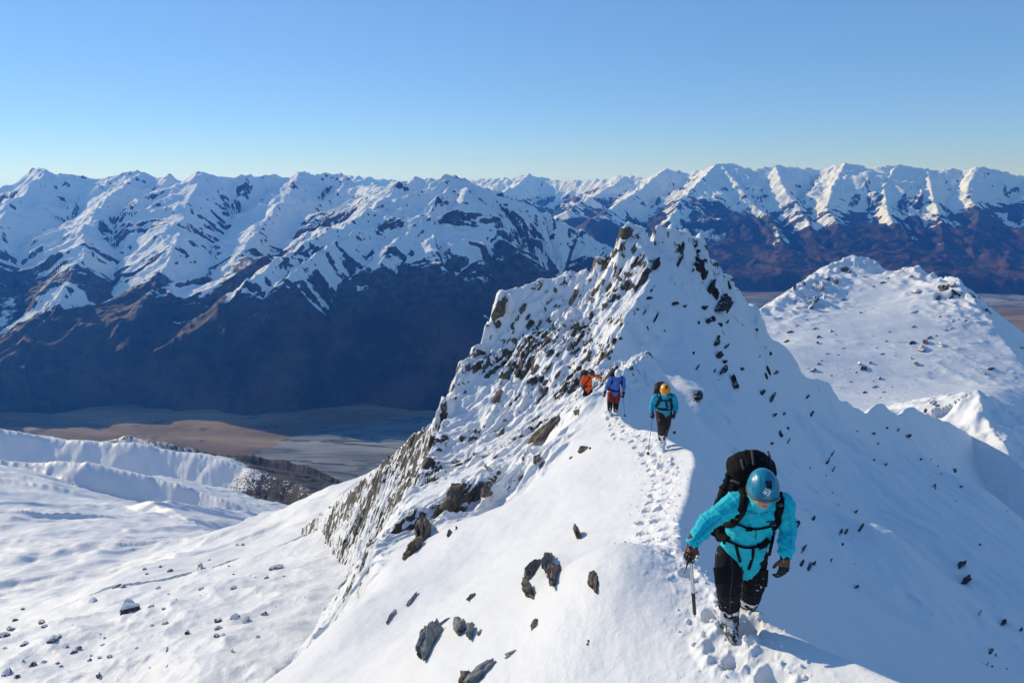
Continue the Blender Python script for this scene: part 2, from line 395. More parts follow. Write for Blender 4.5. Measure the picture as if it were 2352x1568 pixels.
FARB = [at(*p) for p in ((-900, 1050, 470), (-300, 1058, 450), (0, 1066, 432), (60, 1095, 402), (150, 1128, 385), (300, 1162, 345), (430, 1208, 280), (500, 1206, 220))] + EDGE[1:]
def low_height(x, y):
    h = qeval(TL, x, y)
    d, z, t, sd = polyline_field(x, y, FARB)
    h = np.where(sd > 0, np.minimum(h, z - .62 * d), h)
    d3, z3, t3, s3 = polyline_field(x, y, [at(*p) for p in ((-250, 1500, 112), (0, 1432, 108), (150, 1392, 108), (300, 1312, 132), (420, 1262, 160), (530, 1212, 190))])
    fold = sst(0, 1, s3) * (d3 / 24) * np.exp(1 - d3 / 24)
    h = h - 3.2 * fold
    kp, kz, kt, ks = polyline_field(x, y, [at(*p) for p in ((295, 1156, 338), (345, 1150, 332), (430, 1192, 306))])
    h = smax(h, kz - .55 * kp, 1.0)
    near = sst(170, 60, y); band = sst(120, 200, y - .2 * x)
    h = h + 1.3 * fbm(x * .035, y * .035, 4, 121) + .55 * near * ridged(x * .09, y * .09, 4, 122) + .12 * near * fbm(x * .4, y * .4, 3, 123)
    h = h + band * 2.1 * ridged(x * .008 + y * .004, y * .045 - x * .006 + .5 * fbm(x * .02, y * .02, 2, 3), 4, 125) + .5 * band * fbm(x * .05, y * .05, 3, 127)
    return h
def shaded_hills(x, y):
    h = np.full(x.shape, -2000.0); g = 0
    for k, (line, sn, sf) in enumerate((
        (((-120, 1058, 455), (80, 1060, 460), (200, 1062, 455), (320, 1085, 450), (450, 1125, 440), (560, 1165, 425), (650, 1196, 400), (700, 1230, 380)), .70, .6),
        (((-300, 950, 700), (0, 985, 690), (130, 1005, 690), (330, 1022, 680), (450, 1040, 670), (560, 1070, 650), (680, 1112, 620), (730, 1140, 590), (770, 1190, 560)), .72, .55),
        (((120, 1020, 900), (250, 1012, 940), (290, 998, 950), (400, 1020, 930), (500, 1043, 920), (585, 1046, 910), (650, 1056, 900), (720, 1077, 870), (790, 1107, 840), (880, 1180, 780)), .70, .8))):
        P = [at(*p) for p in line]
        d, z, t, sd = polyline_field(x, y, P)
        near = sd < 0
        dd = d + 2.5 * fbm(t * .02, d * .02, 3, 140 + k)
        gul = ridged(t * .022 + .3 * fbm(x * .01, y * .01, 2, 6), d * .006, 4, 150 + k)
        f = z - np.where(near, sn, sf) * dd + np.minimum(dd * .07, 5) * gul
        h = np.maximum(h, f)
    return h + 1.6 * fbm(x * .03, y * .03, 5, 160) + .5 * ridged(x * .12, y * .12, 3, 165)
HILL = qmap([(1745, 720, 255), (1800, 690, 275), (1850, 652, 300), (1900, 617, 325), (1960, 590, 345), (2010, 602, 342), (2045, 626, 332), (2100, 612, 322),
             (2150, 640, 306), (2190, 643, 292), (2228, 690, 272), (1760, 800, 200), (1900, 750, 240), (2000, 800, 215), (1900, 900, 165), (2050, 930, 150),
             (2200, 800, 220), (2200, 900, 172), (2270, 742, 250), (2300, 790, 232), (2345, 850, 205), (2300, 900, 172), (2140, 945, 142), (2000, 950, 140),
             (1800, 900, 160), (2000, 690, 285), (2400, 900, 190), (1700, 800, 215), (1650, 900, 170), (2450, 980, 165), (2100, 1050, 120), (2400, 1100, 120)])
THI = TPS(HILL, 1.0, 2e-5)
HSKY = [at(*p) for p in ((1690, 760, 235), (1745, 720, 255), (1800, 690, 275), (1850, 652, 300), (1900, 617, 325), (1960, 590, 345), (2010, 602, 342), (2045, 626, 332), (2100, 612, 322),
                         (2150, 640, 306), (2190, 643, 292), (2228, 690, 272), (2270, 742, 250), (2300, 790, 232), (2345, 850, 205), (2420, 930, 180))]
def hill_height(x, y):
    h = qeval(THI, x, y)
    d, z, t, sd = polyline_field(x, y, HSKY)
    dd = np.maximum(d - 1.0, 0)
    h = np.where(sd > 0, np.minimum(h, z + .3 - .78 * dd), h)
    top = np.exp(-(d / 22) ** 2)
    n = ridged(x * .10, y * .10, 5, 201)
    h = h + .5 * fbm(x * .03, y * .03, 3, 203) + .10 * fbm(x * .16, y * .16, 4, 204)
    rocky = sst(.0, .55, fbm(x * .022 + 1.7, y * .022 + .4, 3, 205) + 1.0 * top - .15 + .5 * np.exp(-((x / y - .40) / .05) ** 2 - ((y - 300) / 40) ** 2))
    h = h + rocky * .35 * n + np.exp(-(d / 14) ** 2) * 1.8 * sst(225, 280, y) * ridged(x * .10, y * .10, 4, 206)
    # spur with a sunlit left side
    for line, sl_, sr_ in ((((2150, 925, 138), (2190, 902, 134), (2245, 894, 128), (2262, 950, 120), (2300, 1022, 112), (2360, 1100, 104)), .55, .75),
                           (((2245, 894, 128), (2300, 915, 128), (2380, 950, 128), (2500, 1000, 126)), .5, .75),
                           (((2230, 735, 480), (2270, 722, 480), (2320, 728, 470), (2380, 718, 470), (2500, 740, 460)), .8, .6)):
        P = [at(*p) for p in line]; d, z, t, sd = polyline_field(x, y, P)
        d = d + 1.4 * fbm(x * .12, y * .12, 3, 209)
        g = z - np.where(sd > 0, sl_, sr_) * d + .6 * ridged(x * .22, y * .22, 4, 208)
        h = smax(h, g, .5)
    return h, rocky, n
ln = math.log
X2, Y2 = polar(40, 1300, 900, np.concatenate([np.linspace(-62, -38, 90, endpoint=False), np.linspace(-38, 2, 520)]), None, 0, lambda t: np.exp(np.interp(t, [0, .35, .8, 1], [ln(34), ln(130), ln(420), ln(1300)])))
HL = low_height(X2, Y2); HS = shaded_hills(X2, Y2)
H2 = np.maximum(HL, HS)
X3, Y3 = polar(90, 560, 700, 5, 62, 640, lambda t: np.exp(np.interp(t, [0, .85, 1], [ln(95), ln(360), ln(560)])))
H3, RK3, N3 = hill_height(X3, Y3)
# ------------------------------------------------------------------ terrain materials
def snow_ridge_mat():
    k = NT('ridge snow')
    rockn = k.noise(3.2, 6, .62, stretch=(.45, 1.3, .6, (0, 0, R(-37))))
    fine = k.noise(14, 4, .6)
    a = k.attr('rock')
    f = k.math('ADD', k.math('ADD', a, k.math('MULTIPLY', k.math('SUBTRACT', rockn, .5), 2.6)), k.math('MULTIPLY', k.math('SUBTRACT', fine, .5), .9))
    mask = k.ramp(f, .42, .62)
    tone = k.noise(1.3, 5, .6)
    rock = k.mix(k.ramp(tone, .35, .68), (.05, .046, .043), (.20, .175, .145))
    rock = k.mix(k.ramp(k.noise(24, 4, .6), .4, .75), rock, (.03, .028, .027))
    col = k.mix(mask, SNOW, rock)
    hb = k.math('ADD', k.math('MULTIPLY', k.noise(26, 4, .6), .012), k.math('ADD', k.math('MULTIPLY', k.noise(5.0, 4, .55), .022), k.math('MULTIPLY', k.noise(2.4, 4, .5, stretch=(.35, 1.5, 1, (0, 0, R(28)))), .045)))
    hb = k.math('ADD', hb, k.math('MULTIPLY', k.math('MULTIPLY', mask, k.noise(9, 5, .7)), .25))
    b = k.n('ShaderNodeBump'); b.inputs['Strength'].default_value = .42; b.inputs['Distance'].default_value = 1.0
    k.l(hb, b.inputs['Height']); k.l(b.outputs[0], k.b.inputs['Normal'])
    return k.base(col, k.ramp(mask, 0, 1, .55, .85), .35)
def snow_field_mat():
    k = NT('snowfield snow')
    a = k.attr('rock')
    n1 = k.noise(.55, 7, .65); n2 = k.noise(.12, 6, .6)
    f = k.math('ADD', a, k.math('ADD', k.math('MULTIPLY', k.math('SUBTRACT', n1, .5), 2.4), k.math('MULTIPLY', k.math('SUBTRACT', n2, .5), 1.2)))
    mask = k.ramp(f, .45, .7)
    rock = k.mix(k.ramp(k.noise(.8, 5, .6), .35, .7), (.022, .021, .021), (.10, .088, .072))  # rock darkened: shade of the left hills' rocky end is put into its colour
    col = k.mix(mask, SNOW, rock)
    hb = k.math('ADD', k.math('MULTIPLY', k.noise(1.3, 6, .62), .30), k.math('MULTIPLY', mask, .3))
    b = k.n('ShaderNodeBump'); b.inputs['Strength'].default_value = .5; b.inputs['Distance'].default_value = 1.0
    k.l(hb, b.inputs['Height']); k.l(b.outputs[0], k.b.inputs['Normal'])
    return k.base(col, k.ramp(mask, 0, 1, .55, .85), .3)
def mountain_mat():
    k = NT('mountain')
    a = k.attr('snow')
    n1 = k.noise(.040, 8, .7, stretch=(1, 1, .42)); n2 = k.noise(.008, 6, .6)
    f = k.math('ADD', a, k.math('ADD', k.math('MULTIPLY', k.math('SUBTRACT', n1, .5), 2.6), k.math('MULTIPLY', k.math('SUBTRACT', n2, .5), .4)))
    mask = k.ramp(f, -.22, .0)
    low = k.attr('low')
    rock = k.mix(k.ramp(k.noise(.03, 6, .65), .35, .7), (.035, .035, .04), (.12, .105, .09))
    tus = k.mix(k.ramp(k.noise(.004, 6, .65), .36, .66), (.020, .017, .013), (.10, .060, .038))
    tus = k.mix(k.ramp(k.noise(.018, 6, .7), .52, .7), tus, (.035, .032, .025))
    col = k.mix(mask, k.mix(low, rock, tus), (.90, .90, .90))
    b = k.n('ShaderNodeBump'); b.inputs['Strength'].default_value = .7; b.inputs['Distance'].default_value = 1.0
    k.l(k.math('MULTIPLY', k.noise(.02, 8, .68), 22.0), b.inputs['Height']); k.l(b.outputs[0], k.b.inputs['Normal'])
    return k.base(col, .8, .2)
def valley_mat():
    k = NT('valley floor')
    riv = k.attr('river')
    warp = k.noise(.0016, 4, .55)
    st = k.noise(.0024, 7, .62, stretch=(.45, 1.9, 1, (0, 0, R(8))), dist=.6)
    f = k.math('ADD', riv, k.math('ADD', k.math('MULTIPLY', k.math('SUBTRACT', warp, .5), .7), k.math('MULTIPLY', k.math('SUBTRACT', k.noise(.006, 6, .6, stretch=(.4, 1.6, 1)), .5), .35)))
    m = k.ramp(f, .46, .52)
    tus = k.mix(k.ramp(st, .38, .66), (.15, .10, .06), (.36, .25, .15))
    tus = k.mix(k.ramp(k.noise(.012, 7, .7), .56, .70), tus, (.03, .026, .02))
    grav = k.mix(k.ramp(st, .40, .60), (.15, .155, .155), (.34, .34, .32))
    ch = k.noise(.0032, 5, .6, stretch=(.28, 1.5, 1, (0, 0, R(10))), dist=1.4)
    chm = k.math('SUBTRACT', 1.0, k.ramp(k.math('ABSOLUTE', k.math('SUBTRACT', ch, .5)), .010, .026))
    ch2 = k.noise(.0075, 5, .6, stretch=(.22, 1.7, 1, (0, 0, R(6))), dist=1.0)
    chm = k.math('MAXIMUM', chm, k.math('MULTIPLY', k.math('SUBTRACT', 1.0, k.ramp(k.math('ABSOLUTE', k.math('SUBTRACT', ch2, .5)), .008, .03)), .75))
    grav = k.mix(chm, grav, (.045, .075, .095))
    col = k.mix(m, tus, grav)
    b = k.n('ShaderNodeBump'); b.inputs['Strength'].default_value = .4; b.inputs['Distance'].default_value = 1.0
    k.l(k.math('MULTIPLY', k.noise(.01, 7, .7), 8.0), b.inputs['Height']); k.l(b.outputs[0], k.b.inputs['Normal'])
    return k.base(col, .85, .2)

# ridge
M_RIDGE = snow_ridge_mat(); M_FIELD = snow_field_mat()
keep = H > -75
o = grid_mesh('snow_ridge', X, Y, H, M_RIDGE, {'rock': ROCK}, keep); tag(o, kind='structure')
def slope_of(X, Y, H):
    a = np.gradient(H, axis=0) / np.maximum(np.hypot(np.gradient(X, axis=0), np.gradient(Y, axis=0)), 1e-4)
    b = np.gradient(H, axis=1) / np.maximum(np.hypot(np.gradient(X, axis=1), np.gradient(Y, axis=1)), 1e-4)
    return np.hypot(a, b)
sl2 = slope_of(X2, Y2, H2)
hills = HS > HL
rk2 = np.where(hills, sst(-225, -330, H2) * 1.5 - 1.15 + sst(640, 850, X2 * .35 + Y2) * .45 * sst(-300, -370, H2), -1.3) + .35 * np.clip(sl2 - 1.2, 0, 2)
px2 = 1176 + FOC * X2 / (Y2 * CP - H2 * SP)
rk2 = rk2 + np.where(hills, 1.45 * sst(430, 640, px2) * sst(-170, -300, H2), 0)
rk2 = rk2 + np.where((~hills) & (Y2 > 120) & (X2 > -60), .75 * sst(.1, .5, fbm(X2 * .02, Y2 * .02, 3, 231)), 0)
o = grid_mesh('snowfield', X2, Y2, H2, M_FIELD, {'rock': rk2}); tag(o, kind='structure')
sl3 = slope_of(X3, Y3, H3)
rk3 = -1.6 + RK3 * (1.6 + .6 * N3) + np.clip(sl3 - .9, -.4, 1.2) * .9 * RK3
o = grid_mesh('snow_hill', X3, Y3, H3, M_FIELD, {'rock': rk3}); tag(o, kind='structure')

# ------------------------------------------------------------------ mountain ranges
def mountains(x, y, ridges, base, seed, amp=1.0, side=1.0, Dz=1500.0, GW=330.0, foot=None, footx=0.0):
    h = np.full(x.shape, -1e9); T = np.zeros(x.shape); T2 = np.zeros(x.shape); DD = np.zeros(x.shape)
    wx = 160 * fbm(x / 900, y / 900, 4, seed) ; wy = 160 * fbm(x / 900 + 9, y / 900, 4, seed + 7)
    for k, (line, st) in enumerate(ridges):
        P = [at(*p) for p in line]
        d, z, t, sd = polyline_field(x, y, P)
        near = sst(0, 350, d)
        d, z, t, sd = polyline_field(x + wx * near, y + wy * near, P)
        gul = ridged(t / GW + .4 * fbm(x / 500, y / 500, 3, seed + 3) + 3.3 * k, d / 1500. + k, 5, seed + 11 + k, .55)
        asym = 1.0 if k == 0 else np.where(sd < 0, side, 1.0)
        f = z - Dz * (1 - np.exp(-st * asym * d / Dz)) + np.minimum(d * .26, 95) * gul * amp * (1 - .5 * sst(-450, -700, z - Dz * (1 - np.exp(-st * asym * d / Dz)))) + np.minimum(24 + d * .004, 28) * ridged(x / 190, y / 190, 5, seed + 40) * (.45 + .55 * np.exp(-d / 160))
        g2 = ridged(t / 85. + .25 * fbm(x / 200, y / 200, 2, seed + 4) + 1.7 * k, d / 650. + k, 4, seed + 90 + k)
        f = f + np.minimum(d * .035, 8) * g2
        m = f > h
        h = np.where(m, f, h); T = np.where(m, gul, T); T2 = np.where(m, g2, T2); DD = np.where(m, d, DD)
    h = h + 2.5 * ridged(x / 75, y / 75, 4, seed + 50)
    if foot: h = h - 700 * sst(foot + 130, foot - 130, y + 110 * fbm(x / 420, y / 900, 3, seed + 70) - footx * x)
    apron = base + 40 * sst(.0, 1.0, fbm(x / 700, y / 700, 3, seed + 60))
    return smax(h, apron - 60, 60.0), T, DD, T2
LRID = [
 (((-700, 395, 5200), (-300, 380, 4900), (0, 400, 4700), (60, 386, 4750), (110, 393, 4600), (200, 405, 4650), (330, 396, 4650), (380, 402, 4600), (430, 411, 4500), (466, 394, 4450), (500, 409, 4500), (600, 405, 4650),
   (690, 398, 4750), (780, 402, 4750), (840, 424, 4600), (885, 428, 4300), (930, 407, 4050), (1000, 411, 4000), (1045, 403, 4000), (1090, 424, 4050), (1150, 448, 4100), (1250, 488, 4200), (1330, 528, 4200), (1395, 562, 4100), (1440, 620, 3900), (1460, 700, 3600)), .88),
 (((466, 394, 4450), (432, 450, 4100), (420, 500, 3850), (400, 575, 3500), (362, 640, 3250), (320, 720, 3000), (280, 830, 2800)), .82),
 (((110, 393, 4600), (40, 450, 4200), (-30, 540, 3700), (-60, 620, 3350)), .8),
 (((330, 396, 4650), (255, 450, 4200), (190, 520, 3800), (195, 580, 3500), (150, 660, 3200), (100, 780, 2900)), .8),
 (((930, 407, 4050), (855, 480, 3700), (800, 515, 3500), (720, 550, 3350), (645, 592, 3200), (560, 655, 3020), (480, 722, 2900), (430, 762, 2820), (400, 850, 2720)), .82),
 (((855, 480, 3700), (800, 545, 3400), (735, 580, 3250), (690, 612, 3150), (650, 650, 3020), (610, 725, 2880), (575, 840, 2760), (545, 955, 2640)), .84),
 (((1045, 403, 4000), (1100, 500, 3800), (1170, 560, 3620), (1230, 620, 3450), (1280, 720, 3200)), .8),
 (((1045, 403, 4000), (985, 480, 3700), (1000, 560, 3420), (1025, 630, 3200), (1020, 740, 2980), (1000, 900, 2780)), .84),
 (((690, 398, 4750), (650, 460, 4300), (600, 520, 3900), (540, 600, 3500)), .8),
 (((985, 480, 3700), (900, 560, 3380), (850, 640, 3120), (800, 740, 2920), (760, 860, 2760), (700, 985, 2640)), .84),
]
FRID = [
 (((760, 402, 11500), (830, 405, 11000), (870, 409, 11000), (920, 416, 11000), (1000, 424, 11000), (1095, 413, 10800), (1150, 409, 10600), (1215, 400, 10400), (1255, 410, 10400), (1290, 416, 10200), (1340, 414, 10000), (1400, 411, 9700), (1438, 400, 9500), (1480, 411, 9300),
   (1530, 388, 9000), (1580, 396, 9000), (1612, 392, 8900), (1650, 372, 8700), (1690, 379, 8700), (1730, 389, 8700), (1780, 379, 8700), (1830, 386, 8700), (1885, 386, 8700), (1942, 375, 8500), (2000, 386, 8500), (2060, 379, 8500), (2130, 388, 8500),
   (2200, 389, 8500), (2243, 382, 8400), (2300, 393, 8400), (2352, 406, 8400), (2500, 398, 8400), (2800, 410, 8400), (3200, 400, 8400)), .74),
 (((1215, 400, 10400), (1190, 425, 9900), (1120, 448, 9300), (1090, 470, 8900)), .7),
 (((1438, 400, 9500), (1400, 430, 9000), (1350, 455, 8500), (1310, 480, 8000)), .7),
 (((1530, 388, 9000), (1480, 425, 8500), (1440, 455, 8100), (1400, 478, 7700), (1360, 500, 7300)), .7),
 (((1650, 372, 8700), (1610, 415, 8200), (1570, 450, 7900), (1540, 500, 7400), (1500, 560, 6800)), .72),
 (((1650, 372, 8700), (1700, 430, 8100), (1730, 465, 7800), (1770, 500, 7400), (1800, 560, 6800), (1790, 620, 6300)), .72),
 (((1780, 379, 8700), (1800, 430, 8100), (1840, 480, 7600), (1870, 540, 7000), (1890, 610, 6300)), .72),
 (((1942, 375, 8500), (1910, 430, 8000), (1900, 480, 7500), (1960, 560, 6800), (1990, 620, 6250)), .72),
 (((2060, 379, 8500), (2030, 430, 8000), (2040, 490, 7400), (2080, 560, 6800), (2110, 630, 6200)), .72),
 (((2243, 382, 8400), (2220, 440, 7900), (2250, 490, 7400), (2230, 570, 6700), (2260, 640, 6150)), .72),
 (((2130, 388, 8500), (2140, 440, 7900), (2160, 500, 7300), (2170, 580, 6600)), .72),
 (((2352, 406, 8400), (2360, 450, 7900), (2390, 510, 7300), (2370, 600, 6500)), .72),
 (((2600, 400, 8400), (2620, 500, 7400), (2640, 600, 6500)), .72),
]
VZ = -900.0
def snow_attr(X, Y, H, T, T2, D, line, wob, seed):
    s = slope_of(X, Y, H)
    n = fbm(X / 420, Y / 420, 4, seed)
    hgt = (H - line + wob * n - 170 * T - 90 * T2) / 110.0
    steep = np.clip(s - 1.03 + .22 * fbm(X / 240, Y / 240, 3, seed + 3) +   .30 * T + .30 * T2 + .26 * np.exp(-D / 170) + .20 * fbm(X / 60, Y / 60, 4, seed + 8), -.6, 1.2)
    return np.clip(hgt, -2.0, 1.05) - 1.35 * np.clip(steep, 0, 1) - .05, sst(line + 60, line - 120, H)
M_MTN = mountain_mat()
XL, YL = polar(2250, 5600, 760, -48, 13, 960, lambda t: np.interp(t, [0, .75, 1], [2300, 4300, 5600]))
HLM, TL_, DL_, GL_ = mountains(XL, YL, LRID, VZ, 301, 1.0, .58, 1500.0, 330.0, 2640.0)
sn, lo = snow_attr(XL, YL, HLM, TL_, GL_, DL_, -500, 110, 321)
o = grid_mesh('mountain_range', XL, YL, HLM, M_MTN, {'snow': sn, 'low': lo}, HLM > VZ - 40); tag(o, kind='structure')
XF, YF = polar(5200, 11800, 700, -16, 48, 900, lambda t: np.interp(t, [0, .7, 1], [5300, 8600, 11900]))
HF, TF_, DF_, GF_ = mountains(XF, YF, FRID, VZ, 401, 1.0, 1.0, 1050.0, 420.0, 5750.0, -.05)
sn, lo = snow_attr(XF, YF, HF, TF_, GF_, DF_, -430, 120, 421)
o = grid_mesh('mountain_range', XF, YF, HF, M_MTN, {'snow': sn, 'low': lo}, HF > VZ - 40); tag(o, kind='structure')

# valley floor
XV, YV = polar(1000, 14000, 260, -60, 60, 240)
mid, _, _, _ = polyline_field(XV, YV, [(-2600, 1000, 0), (-900, 2180, 0), (150, 2450, 0), (900, 3300, 0), (1900, 5150, 0), (6000, 5500, 0)])
wid = 330 + 60 * np.sin(XV / 500) 
rv_ = np.clip(1 - mid / (2 * wid), 0, 1) 
rv_ = np.where(XV < -480, rv_ * sst(-1300, -480, XV), rv_)
HV = VZ + 6 * fbm(XV / 400, YV / 400, 4, 501) + 12 * (1 - rv_)
o = grid_mesh('valley_floor', XV, YV, HV, valley_mat(), {'river': rv_}); tag(o, kind='structure')
# bedrock sheet reaching the horizon under everything
g = bpy.data.meshes.new('ground'); g.from_pydata([(-15000, -1900, VZ - 30), (15000, -1900, VZ - 30), (15000, 14900, VZ - 30), (-15000, 14900, VZ - 30)], [], [(0, 1, 2, 3)])
k = NT('plain'); o = link('ground', g, k.base(k.mix(k.ramp(k.noise(.002, 6), .4, .6), (.10, .065, .04), (.2, .14, .09)), .9, .2)); tag(o, kind='structure')

# blue mountain air
bm = bmesh.new(); bmesh.ops.create_cube(bm, size=1.0)
for v in bm.verts:
    v.co = ((v.co.x) * 31000, 6500 + v.co.y * 17000, (VZ - 31) if v.co.z < 0 else 330)
hz = bpy.data.meshes.new('haze'); bm.to_mesh(hz); bm.free()
hm = bpy.data.materials.new('mountain air'); hm.use_nodes = True; t_ = hm.node_tree
t_.nodes.remove(t_.nodes['Principled BSDF'])
pv = t_.nodes.new('ShaderNodeVolumePrincipled')
pv.inputs['Color'].default_value = (.045, .27, 1.0, 1); pv.inputs['Absorption Color'].default_value = (1, 1, 1, 1)
pv.inputs['Density'].default_value = 6.2e-5; pv.inputs['Anisotropy'].default_value = .35
t_.links.new(pv.outputs[0], t_.nodes['Material Output'].inputs['Volume'])
o = link('haze', hz, hm); tag(o, kind='stuff')
# ------------------------------------------------------------------ finding the ground
def hgrid(x, y):
    """height of the finished ridge mesh (bilinear)"""
    x = np.asarray(x, float); y = np.asarray(y, float)
    r = np.hypot(x, y); a = np.degrees(np.arctan2(x, y))
    ti = np.interp(np.log(np.maximum(r, 1.61)), rv, tt) * (NRR - 1); ai = np.interp(a, aa, np.arange(len(aa)))
    i = np.clip(ti.astype(int), 0, NRR - 2); j = np.clip(ai.astype(int), 0, len(aa) - 2); u = ti - i; v = ai - j
    return (H[i, j] * (1 - u) * (1 - v) + H[i + 1, j] * u * (1 - v) + H[i, j + 1] * (1 - u) * v + H[i + 1, j + 1] * u * v)
def fgrid(XX, YY, HH):
    rr = np.hypot(XX, YY)[:, 0]; an = np.degrees(np.arctan2(XX, YY))[0]
    def f(x, y):
        x = np.asarray(x, float); y = np.asarray(y, float)
        ti = np.interp(np.hypot(x, y), rr, np.arange(len(rr))); ai = np.interp(np.degrees(np.arctan2(x, y)), an, np.arange(len(an)))
        i = np.clip(ti.astype(int), 0, len(rr) - 2); j = np.clip(ai.astype(int), 0, len(an) - 2); u = ti - i; v = ai - j
        h = HH[i, j] * (1 - u) * (1 - v) + HH[i + 1, j] * u * (1 - v) + HH[i, j + 1] * (1 - u) * v + HH[i + 1, j + 1] * u * v
        return np.where(np.hypot(x, y) < rr[0], -1e3, h)
    return f
low_at = fgrid(X2, Y2, H2); hill_at = fgrid(X3, Y3, H3)
def ground_all(x, y):
    h = np.where(np.hypot(x, y) < 149, hgrid(x, y), -1e3)
    h = np.where(h < -75, -1e3, h)
    h = np.maximum(h, low_at(x, y))
    m = np.degrees(np.arctan2(x, y)) > 5
    return np.where(m, np.maximum(h, hill_at(x, y)), h)
_ys = np.concatenate([np.arange(3, 130, .04), np.arange(130, 420, .25)])
def hit(px, py, f=ground_all, lo=0.0):
    """where the line of sight through a place in the photograph first meets the ground"""
    P = at(px, py, 1.0)
    ys = _ys[_ys > lo]
    d = P[2] * ys - f(P[0] * ys, ys)
    k = np.argmax(d < 0)
    if d[k] >= 0: return None
    y = ys[k]
    return np.array((P[0] * y, y, P[2] * y))
def gnormal(p, f, e):
    x, y = p[0], p[1]
    g = f(np.array([x - e, x + e, x, x]), np.array([y, y, y - e, y + e]))
    n = Vector((-(g[1] - g[0]) / (2 * e), -(g[3] - g[2]) / (2 * e), 1.0)); n.normalize(); return n

# ------------------------------------------------------------------ rocks
def rock_mat(name, dark, light, snow_lim, warm=None):
    k = NT(name)
    p = k.pos()
    n = k.noise(3.0, 6, .65); f = k.noise(20, 5, .65); st = k.noise(7, 5, .6, stretch=(1, .35, 2.2, (R(25), R(20), R(40))))
    c = k.mix(k.ramp(n, .34, .68), dark, light)
    c = k.mix(k.ramp(st, .55, .72), c, tuple(v * .35 for v in dark))
    if warm: c = k.mix(k.ramp(k.noise(1.7, 4, .6), .52, .66), c, warm)
    c = k.mix(k.math('MULTIPLY', k.ramp(f, .55, .75), .5), c, tuple(min(1, v * 1.7) for v in light))
    s = k.math('ADD', k.nrm_z(), k.math('ADD', k.math('MULTIPLY', k.math('SUBTRACT', k.noise(2.3, 5, .6), .5), .9), k.math('MULTIPLY', k.math('SUBTRACT', f, .5), .5)))
    sm = k.ramp(s, snow_lim, snow_lim + .12)
    c = k.mix(sm, c, SNOW)
    b = k.n('ShaderNodeBump'); b.inputs['Strength'].default_value = .7; b.inputs['Distance'].default_value = 1.0
    k.l(k.math('ADD', k.math('MULTIPLY', f, .015), k.math('MULTIPLY', st, .05)), b.inputs['Height']); k.l(b.outputs[0], k.b.inputs['Normal'])
    return k.base(c, .85, .3)
M_ROCK = rock_mat('bare greywacke', (.055, .052, .05), (.19, .17, .145), 1.25, (.17, .115, .07))
M_ROCKG = rock_mat('smooth grey greywacke', (.15, .155, .155), (.31, .315, .31), 1.3)
M_ROCKB = rock_mat('brown greywacke', (.09, .065, .048), (.21, .165, .125), 1.25)
M_ROCKS = rock_mat('snow-dusted greywacke', (.05, .047, .045), (.19, .165, .14), .55, (.15, .10, .065))
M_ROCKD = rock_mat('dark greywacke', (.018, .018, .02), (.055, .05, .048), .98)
M_ROCKC = rock_mat('snow-covered boulder', (.035, .034, .033), (.13, .12, .105), .30)
_ico = {}
def ico(n):
    if n not in _ico:
        bm = bmesh.new(); bmesh.ops.create_icosphere(bm, subdivisions=n, radius=1.0)
        bm.verts.ensure_lookup_table()
        _ico[n] = (np.array([v.co[:] for v in bm.verts]), np.array([[v.index for v in f.verts] for f in bm.faces])); bm.free()
    return _ico[n]
def rock_shape(seed, n=3, cuts=9, jag=.10, sharp=.62):
    r = np.random.default_rng(seed)
    co, fc = ico(n); co = co.copy()
    for _ in range(cuts):
        d = r.normal(size=3); d /= np.linalg.norm(d); lim = r.uniform(sharp - .17, sharp + .2)
        q = co @ d; m = q > lim
        co[m] -= np.outer(q[m] - lim, d)
    o = r.uniform(0, 50)
    a = perlin(co[:, 0] * 1.6 + co[:, 2] * 1.1 + o, co[:, 1] * 1.6 - co[:, 2] * .9, 601) + .5 * perlin(co[:, 0] * 3.7 - co[:, 2] * 3 + o, co[:, 1] * 3.6 + co[:, 2] * 2.2, 603) + .3 * perlin(co[:, 0] * 8 + o, co[:, 1] * 8 + co[:, 2] * 7, 605)
    nr = co / np.maximum(np.linalg.norm(co, axis=1), .2)[:, None]
    co = co + nr * (a * jag)[:, None]
    mx = np.abs(co).max(0); return co / mx, fc
